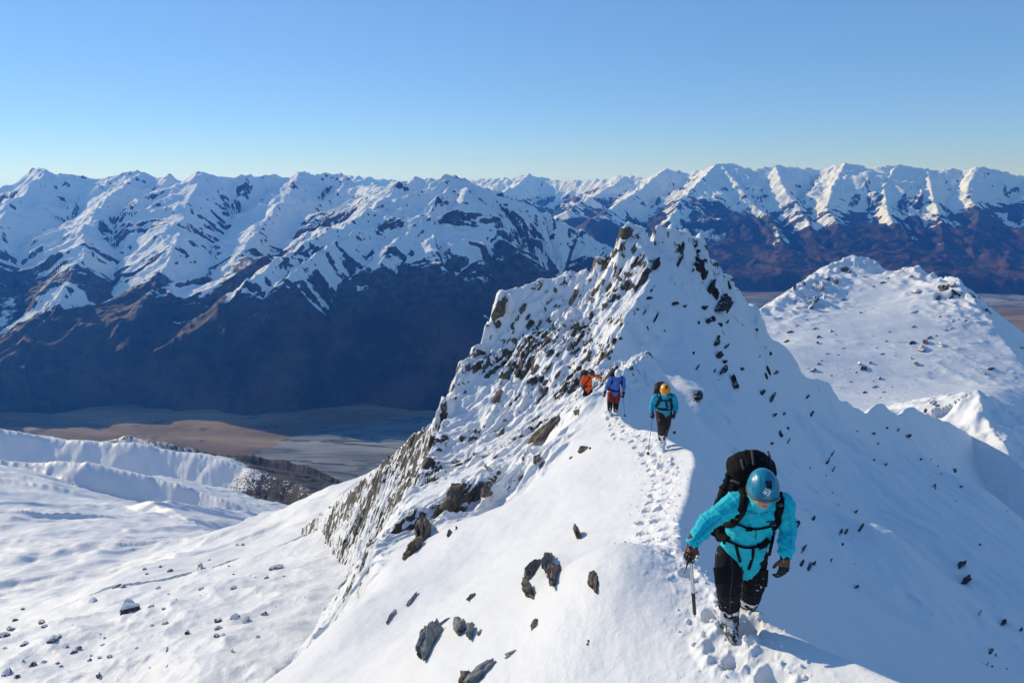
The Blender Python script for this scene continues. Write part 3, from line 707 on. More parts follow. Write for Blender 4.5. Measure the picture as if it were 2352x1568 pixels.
def add_rock(px, py, lx, ly, sw, mat, seed, f=ground_all, lo=0.0, thick=.75, sink=.25, n=3, cuts=9, jag=.12, name='rock', sharp=.62, lean=0.0, capf=1.7):
    """a rock whose long half axis is (lx, ly) and half width sw in photograph pixels, sitting in the ground there"""
    p = hit(px, py, f, lo)
    if p is None: return None
    dist = p[1] * CP - p[2] * SP; m = dist / FOC
    e = max(.15, 4 * m)
    nm = gnormal(p, f, max(e, 8 * m))
    view = Vector(p).normalized()
    # directions in the slope that look rightwards and upwards
    right = Vector((1, 0, 0)); rt = (right - nm * right.dot(nm)).normalized(); up = nm.cross(rt).normalized()
    def proj(v):
        q = p + np.array(v) * e; z = q[1] * CP - q[2] * SP
        qx = 1176 + FOC * q[0] / z; qy = 784 - FOC * (q[1] * SP + q[2] * CP) / z
        z0 = dist; return np.array((qx - px, qy - py)) / e
    J = np.stack([proj(rt), proj(up)], 1)
    if abs(np.linalg.det(J)) < 1e-6: return None
    Ji = np.linalg.inv(J)
    def vec(ax, ay):
        c = Ji @ np.array((ax, ay)); v = rt * c[0] + up * c[1]
        L = math.hypot(ax, ay) * m
        if v.length > capf * L: v = v * (capf * L / v.length)
        return v
    A_ = vec(lx, ly); L = math.hypot(lx, ly); B_ = vec(-ly / L * sw, lx / L * sw)
    C_ = nm * (min(A_.length, B_.length) * thick) + Vector((0, 0, 1)) * lean * m * L
    co, fc = rock_shape(seed, n, cuts, jag, sharp)
    W = co @ np.array([A_[:], B_[:], C_[:]])
    base = Vector(p) + nm * (C_.length * (1 - 2 * sink) * .5)
    me = bpy.data.meshes.new(name)
    me.from_pydata([tuple(v) for v in W], [], [tuple(q) for q in fc])
    for q in me.polygons: q.use_smooth = False
    ob = link(name, me, mat); ob.location = base
    ob['_px'] = float(px); ob['_py'] = float(py)
    return ob
def c4(x, y): return (.9408 * (800 + x / 2.217), .9408 * (860 + y / 2.217)), .9408 / 2.217
def c4b(x, y): return (.9408 * (1000 + x / 3.357), .9408 * (1200 + y / 3.357)), .9408 / 3.357
def c3(x, y): return (.9408 * (1200 + x / 3.36), .9408 * (540 + y / 3.36)), .9408 / 3.36
def cR(x, y): return (.9408 * (1850 + x / 2.186), .9408 * (950 + y / 2.186)), .9408 / 2.186
def c5(x, y): return (.9408 * (x / 2.351), .9408 * (1000 + y / 2.351)), .9408 / 2.351
def c6(x, y): return (.9408 * (1800 + x / 3.136), .9408 * (600 + y / 3.136)), .9408 / 3.136
# rocks of the near slope, each with its own label
NEAR = [
 (c4, 1350, 325, 6, 32, 14, M_ROCKB, 'upright brown rock standing alone on the snow below the orange-jacketed climber'),
 (c4, 1388, 527, 22, -17, 10, M_ROCK, 'flat dark slab on the open slope left of the pole of the yellow-helmeted climber'),
 (c4, 1421, 522, 5, -6, 4, M_ROCK, 'tiny stone touching the flat slab on the open slope'),
 (c4, 1317, 570, 7, -6, 5, M_ROCK, 'pebble-sized stone below and left of the flat slab on the open slope'),
 (c4, 1136, 578, 10, -28, 18, M_ROCK, 'blocky dark rock above the arrowhead slab, at the top of a pair'),
 (c4, 1156, 612, 13, -25, 7, M_ROCK, 'narrow dark sliver just below the blocky rock of the pair'),
 (c4, 1183, 558, 4, -4, 3, M_ROCK, 'speck of stone right of the blocky dark rock of the pair'),
 (c4, 985, 728, 30, -32, 11, M_ROCK, 'arrowhead-shaped dark slab alone on the smooth snow slope'),
 (c4, 1050, 682, 13, -14, 9, M_ROCK, 'small triangular stone up and right of the arrowhead slab'),
 (c4, 1086, 655, 4, -6, 3, M_ROCK, 'tiniest stone at the upper end of the line above the arrowhead slab'),
 (c4, 818, 772, 20, -56, 20, M_ROCK, 'tall curved dark rock, left one of three beside the brown outcrop'),
 (c4, 865, 748, 18, -36, 15, M_ROCK, 'dark rock in the middle of three beside the brown outcrop'),
 (c4, 896, 745, 13, -24, 5, M_ROCK, 'thin dark splinter, right one of three beside the brown outcrop'),
 (c4, 744, 850, 30, -62, 9, M_ROCK, 'long narrow slab hanging below the brown outcrop'),
 (c4, 660, 983, 9, -13, 8, M_ROCK, 'small dark stone below the long narrow slab'),
 (c4, 698, 953, 6, -7, 4, M_ROCK, 'tiny stone just above the small stone below the narrow slab'),
 (c4, 690, 790, 60, -68, 30, M_ROCKB, 'large brown streaked outcrop at the rim of the smooth slope'),
 (c4, 612, 868, 42, -44, 28, M_ROCK, 'dark mossy outcrop at the lower end of the brown streaked outcrop'),
 (c4, 738, 795, 36, -34, 17, M_ROCK, 'dark tilted slab against the right side of the brown streaked outcrop'),
 (c4, 522, 975, 28, -48, 30, M_ROCKB, 'rounded brown block with a snow collar at the slope rim'),
 (c4, 484, 1055, 36, -34, 24, M_ROCKB, 'rough brown block directly below the block with a snow collar'),
 (c4, 430, 1098, 28, -20, 14, M_ROCK, 'low dark rock at the foot of the two brown rim blocks'),
 (c4, 1182, 425, 70, -74, 20, M_ROCKB, 'long brown outcrop running up the slope towards the orange-jacketed climber'),
 (c4, 1130, 362, 20, -14, 10, M_ROCK, 'dark rock just above the long brown outcrop'),
 (c4, 1250, 380, 12, -26, 9, M_ROCK, 'dark splinter on the right of the long brown outcrop'),
 (c4, 855, 622, 22, -14, 8, M_ROCK, 'ragged dark stones above the three rocks by the brown outcrop'),
 (c4, 905, 570, 18, -14, 8, M_ROCK, 'dark flake on the slope rim above the ragged stones'),
 (c4, 755, 585, 26, -40, 20, M_ROCKS, 'snow-streaked crag on the rim above the brown streaked outcrop'),
 (c4, 945, 440, 16, -34, 14, M_ROCK, 'dark upright crag on the rim left of the long brown outcrop'),
 (c4, 1357, 993, 8, -32, 27, M_ROCKB, 'brown triangular rock at the top edge of the snow mound'),
 (c4, 1106, 1200, 58, -98, 19, M_ROCK, 'long wavy dark slab, left one of the large slabs on the near slope'),
 (c4, 1096, 1302, 8, -48, 26, M_ROCK, 'stubby dark rock at the foot of the long wavy slab'),
 (c4, 1195, 1165, 44, -86, 24, M_ROCK, 'straight thick slab in the middle of the large slabs on the near slope'),
 (c4, 1237, 1210, 24, -50, 21, M_ROCK, 'shorter dark slab leaning on the right of the straight thick slab'),
 (c4, 1446, 1245, 2, -52, 27, M_ROCKB, 'pear-shaped grey-brown boulder sunk in the snow mound'),
 (c4, 455, 1340, 28, -36, 9, M_ROCKG, 'thin grey curved flake on the lower left slope, upper one of two'),
 (c4, 350, 1423, 24, -38, 9, M_ROCKG, 'thin grey flake on the lower left slope, lower one of two'),
 (c4, 788, 1325, 32, -30, 8, M_ROCK, 'thin dark flake alone left of the large slabs'),
 (c4, 1128, 1472, 22, -27, 11, M_ROCK, 'small pointed dark rock below the large slabs'),
 (c4b, 172, 1245, 80, -120, 46, M_ROCKG, 'big smooth grey slab near the bottom edge'),
 (c4b, 280, 1076, 46, -38, 9, M_ROCKG, 'narrow grey strip of stone above the big smooth grey slab'),
 (c4b, 425, 1130, 24, -42, 36, M_ROCKG, 'rounded grey stone, left of the three rounded stones'),
 (c4b, 498, 1118, 34, -10, 28, M_ROCKG, 'rounded grey stone, top of the three rounded stones'),
 (c4b, 514, 1168, 18, -46, 28, M_ROCKG, 'rounded grey stone, lower right of the three rounded stones'),
 (c4b, 581, 1158, 18, -27, 10, M_ROCKG, 'slim grey chip beside the three rounded stones'),
 (c4b, 1467, 1224, 12, -4, 9, M_ROCK, 'tiny dark pebble, upper one of a pair near the bottom edge'),
 (c4b, 1468, 1256, 16, -6, 14, M_ROCK, 'small dark pebble, lower one of a pair near the bottom edge'),
 (c4b, 818, 1348, 64, -38, 16, M_ROCKG, 'grey wedge of rock pointing down to the dark slab at the bottom edge'),
 (c4b, 585, 1500, 110, -90, 34, M_ROCKG, 'long dark slab cut by the bottom edge'),
 (c4b, 478, 1530, 45, -60, 38, M_ROCKB, 'reddish-brown rock beside the long slab at the bottom edge'),
]
for i, (cf, x, y, lx, ly, sw, mt, lab) in enumerate(NEAR):
    (px, py), s = cf(x, y)
    ob = add_rock(px, py, lx * s * 1.3, ly * s * 1.3, sw * s * 1.35, mt, 700 + i, f=hgrid, lo=3.0, thick=.62, sink=.40, capf=3.4, n=4 if max(abs(lx), abs(ly)) * s > 12 else 3, cuts=14, jag=.24, sharp=.60)
    if ob: tag(ob, lab, 'rock', 'rocks in the near slope')
# ------------------------------------------------------------------ scattered rocks by region, labels made from what stands near
def spread(rows, cf, f, mats, region, group, noun, seed0, lo=0.0, mag=1.0, **kw):
    obs = []
    for i, r_ in enumerate(rows):
        x, y, hw, hh = r_[:4]
        (px, py), s = cf(x, y); s *= mag
        rr = np.random.default_rng(seed0 + i)
        if hh >= hw: lx, ly, sw = hh * .55 * (1 if rr.random() < .85 else -.6), -hh, hw * .85
        else: lx, ly, sw = hw, -hw * .3, hh
        ob = add_rock(px, py, lx * s, ly * s, sw * s, mats[i % len(mats)], seed0 + i, f=f, lo=lo, n=3 if max(hw, hh) * s > 7 else 2, **kw)
        if ob:
            ob['_sz'] = float(max(hw, hh) * s); ob['_asp'] = hh / hw; obs.append(ob)
    PENDING.append((obs, region, group, noun))
PENDING = []
ORD = ['leftmost', 'second', 'third', 'fourth', 'fifth', 'sixth', 'seventh', 'eighth', 'ninth', 'tenth']
def name_rocks(obs, regions, group, noun):
    """regions: (x0, y0, x1, y1, phrase) in photograph pixels"""
    seen = {}
    for ob in obs:
        px, py = ob['_px'], ob['_py']
        ph = next((r[4] for r in regions if r[0] <= px < r[2] and r[1] <= py < r[3]), regions[-1][4])
        sz = 'large' if ob['_sz'] > 16 else 'mid-sized' if ob['_sz'] > 8 else 'small' if ob['_sz'] > 4 else 'tiny'
        shp = 'upright' if ob['_asp'] > 1.5 else 'flat' if ob['_asp'] < .6 else 'squat'
        seen.setdefault((sz, shp, ph), []).append(ob)
    for (sz, shp, ph), L in seen.items():
        L.sort(key=lambda o: o['_px'])
        for k, ob in enumerate(L):
            if len(L) == 1: lab = f'{sz} {shp} {noun} {ph}'
            else:
                o_ = 'leftmost' if k == 0 else 'rightmost' if k == len(L) - 1 else (ORD[k] if k < 10 else f'{k+1}th') + '-from-left'
                lab = f'{o_} {sz} {shp} {noun} {ph}'
            tag(ob, lab, 'rock', group)
PIN = [(390, 530, 40, 62), (690, 585, 30, 40), (1110, 505, 50, 50), (965, 540, 34, 62), (885, 540, 24, 50), (660, 650, 26, 62), (480, 650, 24, 50), (250, 720, 34, 50),
 (575, 1020, 26, 50), (642, 1030, 22, 42), (780, 965, 34, 60), (360, 1220, 22, 46), (455, 1200, 26, 62), (430, 1420, 26, 66), (560, 1440, 32, 66), (335, 1330, 22, 34), (900, 940, 14, 22),
 (765, 1065, 20, 20), (1140, 1205, 24, 20), (70, 735, 66, 90), (110, 650, 38, 55), (45, 850, 40, 60), (65, 1330, 46, 62), (45, 1460, 40, 80), (1190, 120, 22, 55), (1165, 220, 16, 58), (1218, 330, 18, 74), (1100, 110, 36, 50), (1075, 190, 24, 40),
 (1010, 270, 26, 44), (960, 330, 20, 34), (920, 370, 24, 36), (880, 320, 16, 24), (1290, 115, 36, 40), (815, 630, 26, 44), (840, 590, 22, 36), (1010, 570, 26, 30), (930, 690, 24, 24), (700, 680, 14, 24), (525, 570, 22, 28), (450, 580, 16, 26),
 (440, 720, 14, 34), (300, 770, 16, 40), (390, 840, 20, 34), (470, 800, 14, 30), (510, 850, 16, 32), (350, 880, 12, 20), (660, 820, 9, 12), (560, 690, 14, 20), (610, 740, 10, 16), (230, 965, 9, 12), (260, 935, 10, 14), (320, 1050, 14, 24), (370, 1040, 12, 28),
 (440, 1040, 14, 30), (140, 1120, 20, 26), (165, 1170, 16, 26), (210, 1240, 20, 28), (570, 1150, 16, 28), (540, 1260, 18, 40), (480, 1290, 16, 40), (640, 1200, 24, 14), (700, 1110, 22, 22), (680, 1000, 16, 24), (860, 835, 18, 14), (800, 880, 16, 16), (770, 1125, 8, 14),
 (400, 1370, 20, 40), (300, 1400, 12, 30), (250, 1300, 14, 24), (230, 1420, 14, 24), (380, 1480, 18, 40), (510, 1350, 16, 36), (600, 1370, 14, 30), (700, 1450, 22, 24), (160, 1500, 18, 24), (640, 1320, 12, 18), (690, 1390, 10, 12), (1085, 460, 20, 28), (1040, 460, 20, 34),
 (590, 640, 12, 22), (520, 700, 14, 28), (210, 800, 18, 34), (730, 610, 12, 18), (760, 690, 14, 20), (480, 920, 10, 14), (870, 1000, 10, 14), (1000, 985, 14, 20)]
spread(PIN, c3, hgrid, [M_ROCKS, M_ROCK, M_ROCKS, M_ROCKB], [
    (1360, 480, 1560, 600, 'on the summit towers of the rocky pinnacle'), (1080, 500, 1240, 800, 'on the stepped left skyline of the pinnacle'),
    (1240, 480, 1400, 700, 'high on the sunlit face under the pinnacle summit'), (1400, 600, 1600, 760, 'below the summit by the light and shade edge'),
    (1000, 800, 1160, 1100, 'on the dark cliff left of the sunlit face'), (1160, 700, 1330, 850, 'in the middle of the sunlit pinnacle face'),
    (0, 850, 1330, 2000, 'low on the pinnacle face left of the orange-jacketed climber'), (0, 0, 9999, 9999, 'on the sunlit side of the pinnacle')],
    'rocks on the sunlit pinnacle face', 'rock', 1000, lo=24.0, thick=.6, sink=.42, jag=.26, cuts=13)
SHD = [(1500, 675, 25, 13), (1580, 700, 16, 10), (1350, 790, 10, 38), (1540, 330, 12, 44), (1345, 350, 28, 34), (1705, 370, 24, 50), (1735, 450, 24, 40), (1800, 540, 30, 44), (1830, 590, 22, 40), (1885, 690, 44, 50), (1905, 640, 30, 30), (1945, 700, 16, 50), (1690, 320, 24, 22),
 (1850, 1000, 18, 26), (1920, 1030, 12, 26), (1865, 1100, 22, 22), (1910, 1155, 14, 18), (1905, 1220, 22, 34), (1985, 1310, 20, 50), (2050, 1210, 28, 13), (2220, 1408, 18, 15), (2270, 1220, 10, 34), (2300, 1460, 14, 48), (1745, 708, 18, 16), (1770, 820, 18, 20),
 (1820, 800, 16, 22), (1880, 845, 20, 16), (1690, 250, 18, 20), (1690, 1440, 34, 44), (1655, 400, 10, 12), (1755, 320, 14, 10), (1655, 1080, 9, 10), (1280, 880, 6, 16), (1255, 745, 6, 16), (1420, 900, 6, 8), (1690, 1200, 7, 20), (1830, 1230, 7, 20), (2175, 890, 10, 12), (2200, 1110, 10, 6), (2330, 1240, 12, 20),
 (1315, 560, 12, 26), (1295, 630, 20, 10), (1950, 520, 12, 34), (1860, 960, 14, 16), (1010, 985, 14, 20), (1940, 820, 6, 14), (1700, 830, 8, 12), (2280, 1090, 10, 14), (2250, 1270, 8, 20)]
spread(SHD, c3, hgrid, [M_ROCKD], [
    (1640, 500, 1760, 700, 'on the snowy right shoulder of the pinnacle'), (1500, 640, 1640, 800, 'on the upper shaded face under the summit'),
    (1640, 700, 1760, 950, 'along the shaded rib right of the summit'), (1600, 800, 1700, 960, 'in the snow hollow right of the yellow helmet'), (0, 0, 9999, 9999, 'on the shaded face of the pinnacle')],
    'dark rocks on the shaded pinnacle face', 'black rock', 1300, lo=30.0, mag=1.45, thick=.7, sink=.38, jag=.28, cuts=12, capf=2.6)
BOWL = [(20, 20, 10, 12), (75, 50, 7, 30), (90, 140, 9, 18), (120, 240, 6, 15), (140, 130, 6, 12), (160, 210, 7, 8), (165, 275, 4, 14), (75, 291, 14, 6), (290, 130, 6, 18), (265, 40, 5, 8), (640, 290, 5, 5), (683, 403, 8, 7), (620, 380, 5, 6), (800, 250, 11, 14), (620, 236, 12, 5),
 (940, 525, 12, 16), (1050, 435, 10, 12), (960, 410, 5, 5), (1085, 520, 7, 4), (400, 340, 4, 14), (375, 385, 7, 18), (405, 425, 4, 12), (365, 460, 3, 6), (398, 555, 4, 18), (295, 690, 9, 38), (205, 725, 13, 25), (245, 850, 8, 52), (235, 930, 9, 36), (272, 950, 9, 50), (300, 930, 8, 36), (520, 660, 9, 9),
 (550, 740, 8, 20), (445, 760, 7, 18), (470, 760, 8, 12), (450, 830, 6, 24), (392, 912, 5, 9), (530, 1055, 22, 5), (1085, 940, 18, 10), (1115, 1022, 26, 12), (1185, 1190, 5, 12), (1240, 1395, 12, 16), (1222, 1470, 8, 8), (1250, 1480, 6, 8), (1310, 1250, 14, 11), (1405, 1280, 7, 12), (1330, 1490, 4, 4),
 (1185, 830, 5, 4), (280, 420, 4, 8), (430, 615, 4, 4), (500, 795, 4, 5), (517, 930, 3, 6), (1328, 652, 4, 3), (750, 215, 5, 8), (530, 225, 4, 7), (690, 205, 6, 6), (1270, 1415, 5, 8), (980, 450, 4, 4), (870, 375, 5, 4), (922, 375, 4, 4), (1055, 597, 4, 5)]
spread(BOWL, cR, hgrid, [M_ROCKD], [
    (1820, 1180, 1900, 1360, 'close right of the climber in the turquoise jacket'), (1740, 880, 1860, 1020, 'on the shaded rib below the pinnacle'), (1860, 1000, 1990, 1400, 'on the shaded slope right of the near climber'),
    (1740, 1020, 1880, 1180, 'on the slope above the near climber'), (2000, 880, 2200, 1080, 'just under the far rim of the shaded bowl'), (2100, 1080, 2352, 1250, 'high in the shaded bowl at the right'),
    (2150, 1250, 2352, 1568, 'low in the shaded bowl at the right'), (0, 0, 9999, 9999, 'in the shaded bowl')],
    'dark rocks in the shaded bowl', 'black rock', 1500, lo=9.0, mag=1.4, thick=.7, sink=.38, jag=.28, cuts=12, capf=2.6)
FLD = [(1150, 910, 36, 38), (1590, 912, 46, 18), (535, 1100, 26, 17), (640, 1022, 70, 17), (305, 1328, 40, 18), (340, 1300, 16, 12), (375, 1362, 18, 12), (140, 1350, 28, 12), (1072, 1285, 20, 14), (45, 1510, 38, 22), (95, 1535, 18, 14), (185, 1468, 28, 14),
 (245, 1225, 22, 14), (90, 1210, 20, 10), (568, 1525, 16, 16), (450, 1375, 20, 12), (570, 1425, 14, 10), (628, 1420, 18, 10), (515, 1440, 14, 9), (525, 1412, 12, 8), (960, 1375, 9, 22), (870, 1238, 14, 6), (1160, 1030, 20, 11), (1340, 1024, 20, 9), (1260, 1215, 28, 16), (1410, 1210, 24, 14),
 (1350, 1195, 30, 15), (1255, 1258, 26, 13), (1515, 1175, 20, 12), (865, 1132, 20, 12), (940, 1142, 14, 6), (905, 1025, 18, 8), (845, 943, 12, 6), (1530, 965, 14, 10), (1358, 778, 12, 6), (1393, 778, 12, 8), (130, 1145, 14, 10), (30, 1300, 35, 16), (30, 1370, 14, 10), (60, 1260, 30, 14), (785, 1368, 10, 5),
 (590, 1350, 12, 6), (1750, 1075, 5, 4), (1585, 1130, 5, 4), (950, 1228, 26, 8), (330, 1455, 14, 8), (350, 1470, 12, 6), (1240, 1300, 20, 10), (1280, 1295, 12, 10), (1475, 1306, 18, 7), (830, 918, 14, 8), (975, 925, 18, 8), (705, 1018, 20, 12), (255, 1245, 20, 8), (420, 1392, 26, 9), (250, 1448, 22, 8), (600, 1310, 10, 6), (1010, 1090, 12, 5), (970, 1058, 10, 4), (1200, 862, 12, 4), (920, 900, 10, 6), (1315, 898, 8, 4), (1630, 955, 8, 4), (1465, 962, 8, 4), (575, 1285, 7, 5), (415, 1235, 7, 8), (1330, 1385, 12, 12), (960, 1470, 5, 10), (860, 1480, 6, 4), (1150, 1065, 6, 4), (130, 1440, 10, 6), (1340, 945, 9, 5)]
(px, py), s = c5(742, 1158)
ob = add_rock(px, py, 66 * s, -22 * s, 30 * s, M_ROCKC, 1699, f=low_at, lo=40, thick=1.15, sink=.18, n=4, cuts=8, jag=.1, name='boulder', sharp=.55)
tag(ob, 'biggest boulder on the lower snowfield, dark undercut side and flat snow top', 'boulder', 'boulders on the lower snowfield')
spread(FLD, c5, low_at, [M_ROCKC], [
    (0, 1500, 130, 1568, 'in the bottom left corner'), (0, 1440, 200, 1500, 'at the left edge of the lower snowfield'), (130, 1500, 330, 1568, 'along the bottom edge under the biggest boulder'),
    (200, 1440, 420, 1500, 'just around the biggest boulder'), (420, 1420, 700, 1568, 'between the biggest boulder and the near slope'), (0, 1300, 330, 1440, 'above and left of the biggest boulder'),
    (330, 1230, 700, 1420, 'on the snowfield above and right of the biggest boulder'), (0, 0, 9999, 9999, 'on the lower snowfield')],
    'boulders on the lower snowfield', 'snowy boulder', 1700, lo=38.0, thick=.95, sink=.30, jag=.12, cuts=9)
HILLR = [(940, 515, 30, 18), (405, 660, 30, 18), (375, 735, 25, 15), (585, 635, 22, 12), (440, 605, 20, 20), (620, 700, 25, 16), (615, 745, 28, 18), (810, 788, 28, 9), (690, 825, 28, 11), (1110, 830, 22, 8), (1345, 750, 40, 26), (1410, 790, 40, 50), (1330, 860, 16, 26), (1370, 905, 24, 28), (1440, 740, 30, 30), (1560, 765, 34, 44), (1380, 360, 46, 40),
 (1575, 340, 40, 60), (1540, 400, 26, 40), (1640, 290, 40, 34), (1720, 400, 26, 26), (1640, 400, 24, 22), (965, 940, 40, 28), (935, 905, 22, 22), (1015, 900, 22, 18), (985, 945, 16, 16), (910, 970, 8, 18), (1085, 1015, 18, 16), (1050, 1080, 32, 12), (975, 1122, 22, 13), (1120, 1120, 18, 9), (1180, 1080, 16, 9), (1095, 1162, 14, 7), (1900, 980, 28, 20), (1940, 945, 40, 15), (2060, 950, 18, 7), (1865, 945, 10, 7),
 (1350, 620, 20, 9), (1470, 705, 24, 16), (1520, 690, 16, 10), (1640, 630, 30, 10), (1600, 650, 18, 9), (1550, 545, 14, 7), (1360, 505, 34, 8), (1650, 575, 20, 8), (1750, 575, 14, 7), (1695, 565, 12, 6), (1610, 545, 14, 6), (580, 960, 38, 24), (620, 905, 20, 11), (870, 1040, 14, 8), (675, 1055, 14, 10), (1490, 1185, 30, 34), (1440, 1260, 22, 16), (1530, 1225, 20, 12), (560, 475, 44, 34), (650, 300, 40, 60), (700, 265, 24, 40), (440, 320, 22, 44), (600, 420, 50, 40),
 (590, 320, 20, 30), (470, 290, 26, 34), (760, 270, 22, 32), (530, 400, 26, 22), (660, 400, 24, 30), (820, 190, 30, 26), (860, 210, 20, 24), (740, 350, 20, 20), (810, 410, 20, 18), (1110, 285, 22, 12), (1045, 310, 14, 10), (1150, 250, 16, 14), (1290, 195, 26, 14), (1330, 240, 20, 10), (1250, 180, 20, 12), (1160, 660, 14, 8), (1040, 690, 8, 8), (1140, 730, 9, 8), (990, 795, 8, 8), (720, 655, 20, 18), (750, 680, 9, 8), (465, 480, 16, 9), (530, 565, 14, 7), (860, 945, 8, 6), (1210, 845, 9, 8), (720, 995, 14, 6), (610, 1025, 10, 6), (540, 940, 14, 7), (490, 880, 9, 6), (1040, 1040, 10, 9), (1365, 1025, 12, 8), (1475, 1015, 14, 12), (1710, 905, 8, 5), (1640, 790, 6, 7), (1820, 860, 9, 5), (1290, 1070, 12, 4), (1470, 970, 14, 6), (650, 880, 14, 5), (770, 835, 14, 7), (1070, 780, 18, 5), (210, 610, 14, 10), (330, 550, 24, 5), (2020, 840, 12, 6), (2125, 970, 16, 6), (2180, 780, 30, 36)]
spread(HILLR, c6, hill_at, [M_ROCKS, M_ROCK, M_ROCKB, M_ROCKS], [
    (1690, 560, 1900, 715, 'on the crag at the left end of the far hill'), (1900, 560, 2050, 690, 'along the top edge of the far hill'), (2050, 560, 2230, 700, 'on the knobs at the right end of the far hill'),
    (2050, 700, 2200, 840, 'in the rocky band under the right knob'), (1690, 700, 1880, 820, 'on the left flank of the far hill'), (1880, 700, 2050, 820, 'in the middle of the far hill'),
    (1690, 820, 2060, 960, 'low on the far hill above the shaded rim'), (2060, 840, 2220, 1000, 'by the sunlit spur below the far hill'), (0, 0, 9999, 9999, 'near the right edge below the footprints')],
    'rocks on the far snow hill', 'rock', 1900, lo=90.0, thick=.5, sink=.42, jag=.28, cuts=12)
# the smallest stones beyond the 290 largest are one scatter of gravel-sized debris
allr = [o for o in bpy.data.objects if '_sz' in o]
allr.sort(key=lambda o: -o['_sz'])
small = allr[240:]
sm_ = set(o.name for o in small)
for obs, region, group, noun in PENDING: name_rocks([o for o in obs if o.name not in sm_], region, group, noun)
if small:
    vs, fs, mi, mats = [], [], [], []
    for ob in small:
        m = ob.data.materials[0]
        if m.name not in [q.name for q in mats]: mats.append(m)
        k = [q.name for q in mats].index(m.name); b0 = len(vs)
        vs += [tuple(Vector(v.co) + ob.location) for v in ob.data.vertices]
        for p in ob.data.polygons: fs.append([b0 + i for i in p.vertices]); mi.append(k)
    me = bpy.data.meshes.new('small_stones'); me.from_pydata(vs, [], fs)
    for m in mats: me.materials.append(m)
    me.polygons.foreach_set('material_index', np.array(mi, np.int32))
    tag(link('small_stones', me), 'tiny dark stones poking through the snow all over the slopes', 'stones', kind='stuff')
    for ob in small:
        bpy.data.objects.remove(ob)
for ob in list(bpy.data.objects):
    for kk in ('_px', '_py', '_sz', '_asp'):
        if kk in ob: del ob[kk]
# ------------------------------------------------------------------ people and their gear
from mathutils.bvhtree import BVHTree
V3 = Vector
def cloth(name, col, rough=.75, snow=0.0, weave=900, dirt=None, sheen=0.0, spec=.3):
    k = NT(name); c = col
    n = k.noise(9, 5, .6)
    c = k.mix(k.math('MULTIPLY', k.ramp(n, .3, .75), .35), tuple(col), tuple(min(1, v * 1.35 + .004) for v in col))
    if dirt: c = k.mix(k.ramp(k.noise(14, 5, .65), .5, .62), c, dirt)
    if snow:
        f = k.math('ADD', k.noise(22 if snow < .5 else 12, 6, .68), k.math('MULTIPLY', k.noise(6, 4, .6), .7))
        c = k.mix(k.ramp(f, 1.06 - snow * .34, (1.12 if snow < .5 else 1.24) - snow * .34), c, (.82, .83, .85))
    b = k.n('ShaderNodeBump'); b.inputs['Strength'].default_value = .35; b.inputs['Distance'].default_value = .01
    k.l(k.noise(40, 4, .6), b.inputs['Height']); k.l(b.outputs[0], k.b.inputs['Normal'])
    if sheen: k.b.inputs['Sheen Weight'].default_value = sheen
    return k.base(c, rough, spec)
def shiny(name, col, rough=.3, metal=0.0, coat=0.0):
    k = NT(name); k.b.inputs['Metallic'].default_value = metal; k.b.inputs['Coat Weight'].default_value = coat
    c = k.mix(k.math('MULTIPLY', k.ramp(k.noise(30, 5, .6), .4, .7), .25), col, tuple(v * .8 for v in col))
    return k.base(c, k.ramp(k.noise(18, 4, .6), .3, .8, rough * .8, rough * 1.3), .5)
def skin_mat():
    k = NT('skin'); k.b.inputs['Subsurface Weight'].default_value = .12; k.b.inputs['Subsurface Radius'].default_value = (.01, .004, .002)
    return k.base(k.mix(k.ramp(k.noise(22, 4, .6), .35, .7), (.52, .27, .19), (.62, .36, .27)), .5, .4)
M_SKIN = skin_mat()
M_BLACK = cloth('black nylon', (.006, .006, .008), .8, spec=.12)
M_PANT = cloth('black trouser cloth', (.011, .010, .013), .85, snow=.12, spec=.15)
M_BOOT = cloth('snowy boot', (.03, .03, .032), .8, snow=.88)
M_BOOT2 = cloth('snow-caked gaiter', (.05, .05, .05), .8, snow=1.2)
M_GLOVE = cloth('black glove leather', (.013, .012, .012), .6, snow=.10)
M_GLOVES = cloth('snowy black glove leather', (.015, .014, .014), .6, snow=.5)
M_TAN = cloth('tan glove leather', (.15, .062, .027), .6, snow=.25)
M_TEAL = cloth('turquoise fleece', (.0, .50, .60), .75, sheen=.1)
M_TEAL2 = cloth('blue-green shell', (.015, .33, .48), .7)
M_BLUE = cloth('cornflower blue shirt', (.075, .16, .52), .8)
M_ORANGE = cloth('orange shell', (.72, .11, .015), .65)
M_RED = cloth('brick red shorts', (.24, .03, .025), .8)
M_PLUM = cloth('dark plum trousers', (.03, .018, .022), .8, snow=.08)
M_HELB = shiny('blue helmet shell', (.0, .22, .35), .36, 0, .2)
M_HELW = shiny('white helmet shell', (.72, .73, .73), .35)
M_HELY = shiny('yellow-orange helmet shell', (.78, .33, .02), .35)
M_HELK = shiny('dark grey helmet shell', (.02, .022, .025), .35)
M_RIM = shiny('grey helmet rim', (.13, .11, .10), .5)
M_PLAST = shiny('black plastic', (.008, .008, .009), .35)
M_LENS = shiny('mirrored dark lens', (.01, .02, .03), .08, .2, .5)
M_WHITE = shiny('white print', (.8, .8, .8), .5)
M_ALU = shiny('brushed aluminium', (.55, .57, .6), .35, 1.0)
M_STEEL = shiny('dark steel', (.08, .085, .09), .35, .8)
M_NAVY = cloth('navy pack cloth', (.010, .014, .03), .75)
M_GREY = cloth('grey pack cloth', (.045, .048, .055), .75)
M_MOUTH = shiny('lips', (.25, .06, .055), .5)
M_HAIR = cloth('brown hair', (.05, .03, .018), .6)
M_PACKRED = cloth('dark red pack cloth', (.12, .012, .015), .75)
M_LIME = shiny('pale yellow-green pole shaft', (.45, .52, .25), .4)

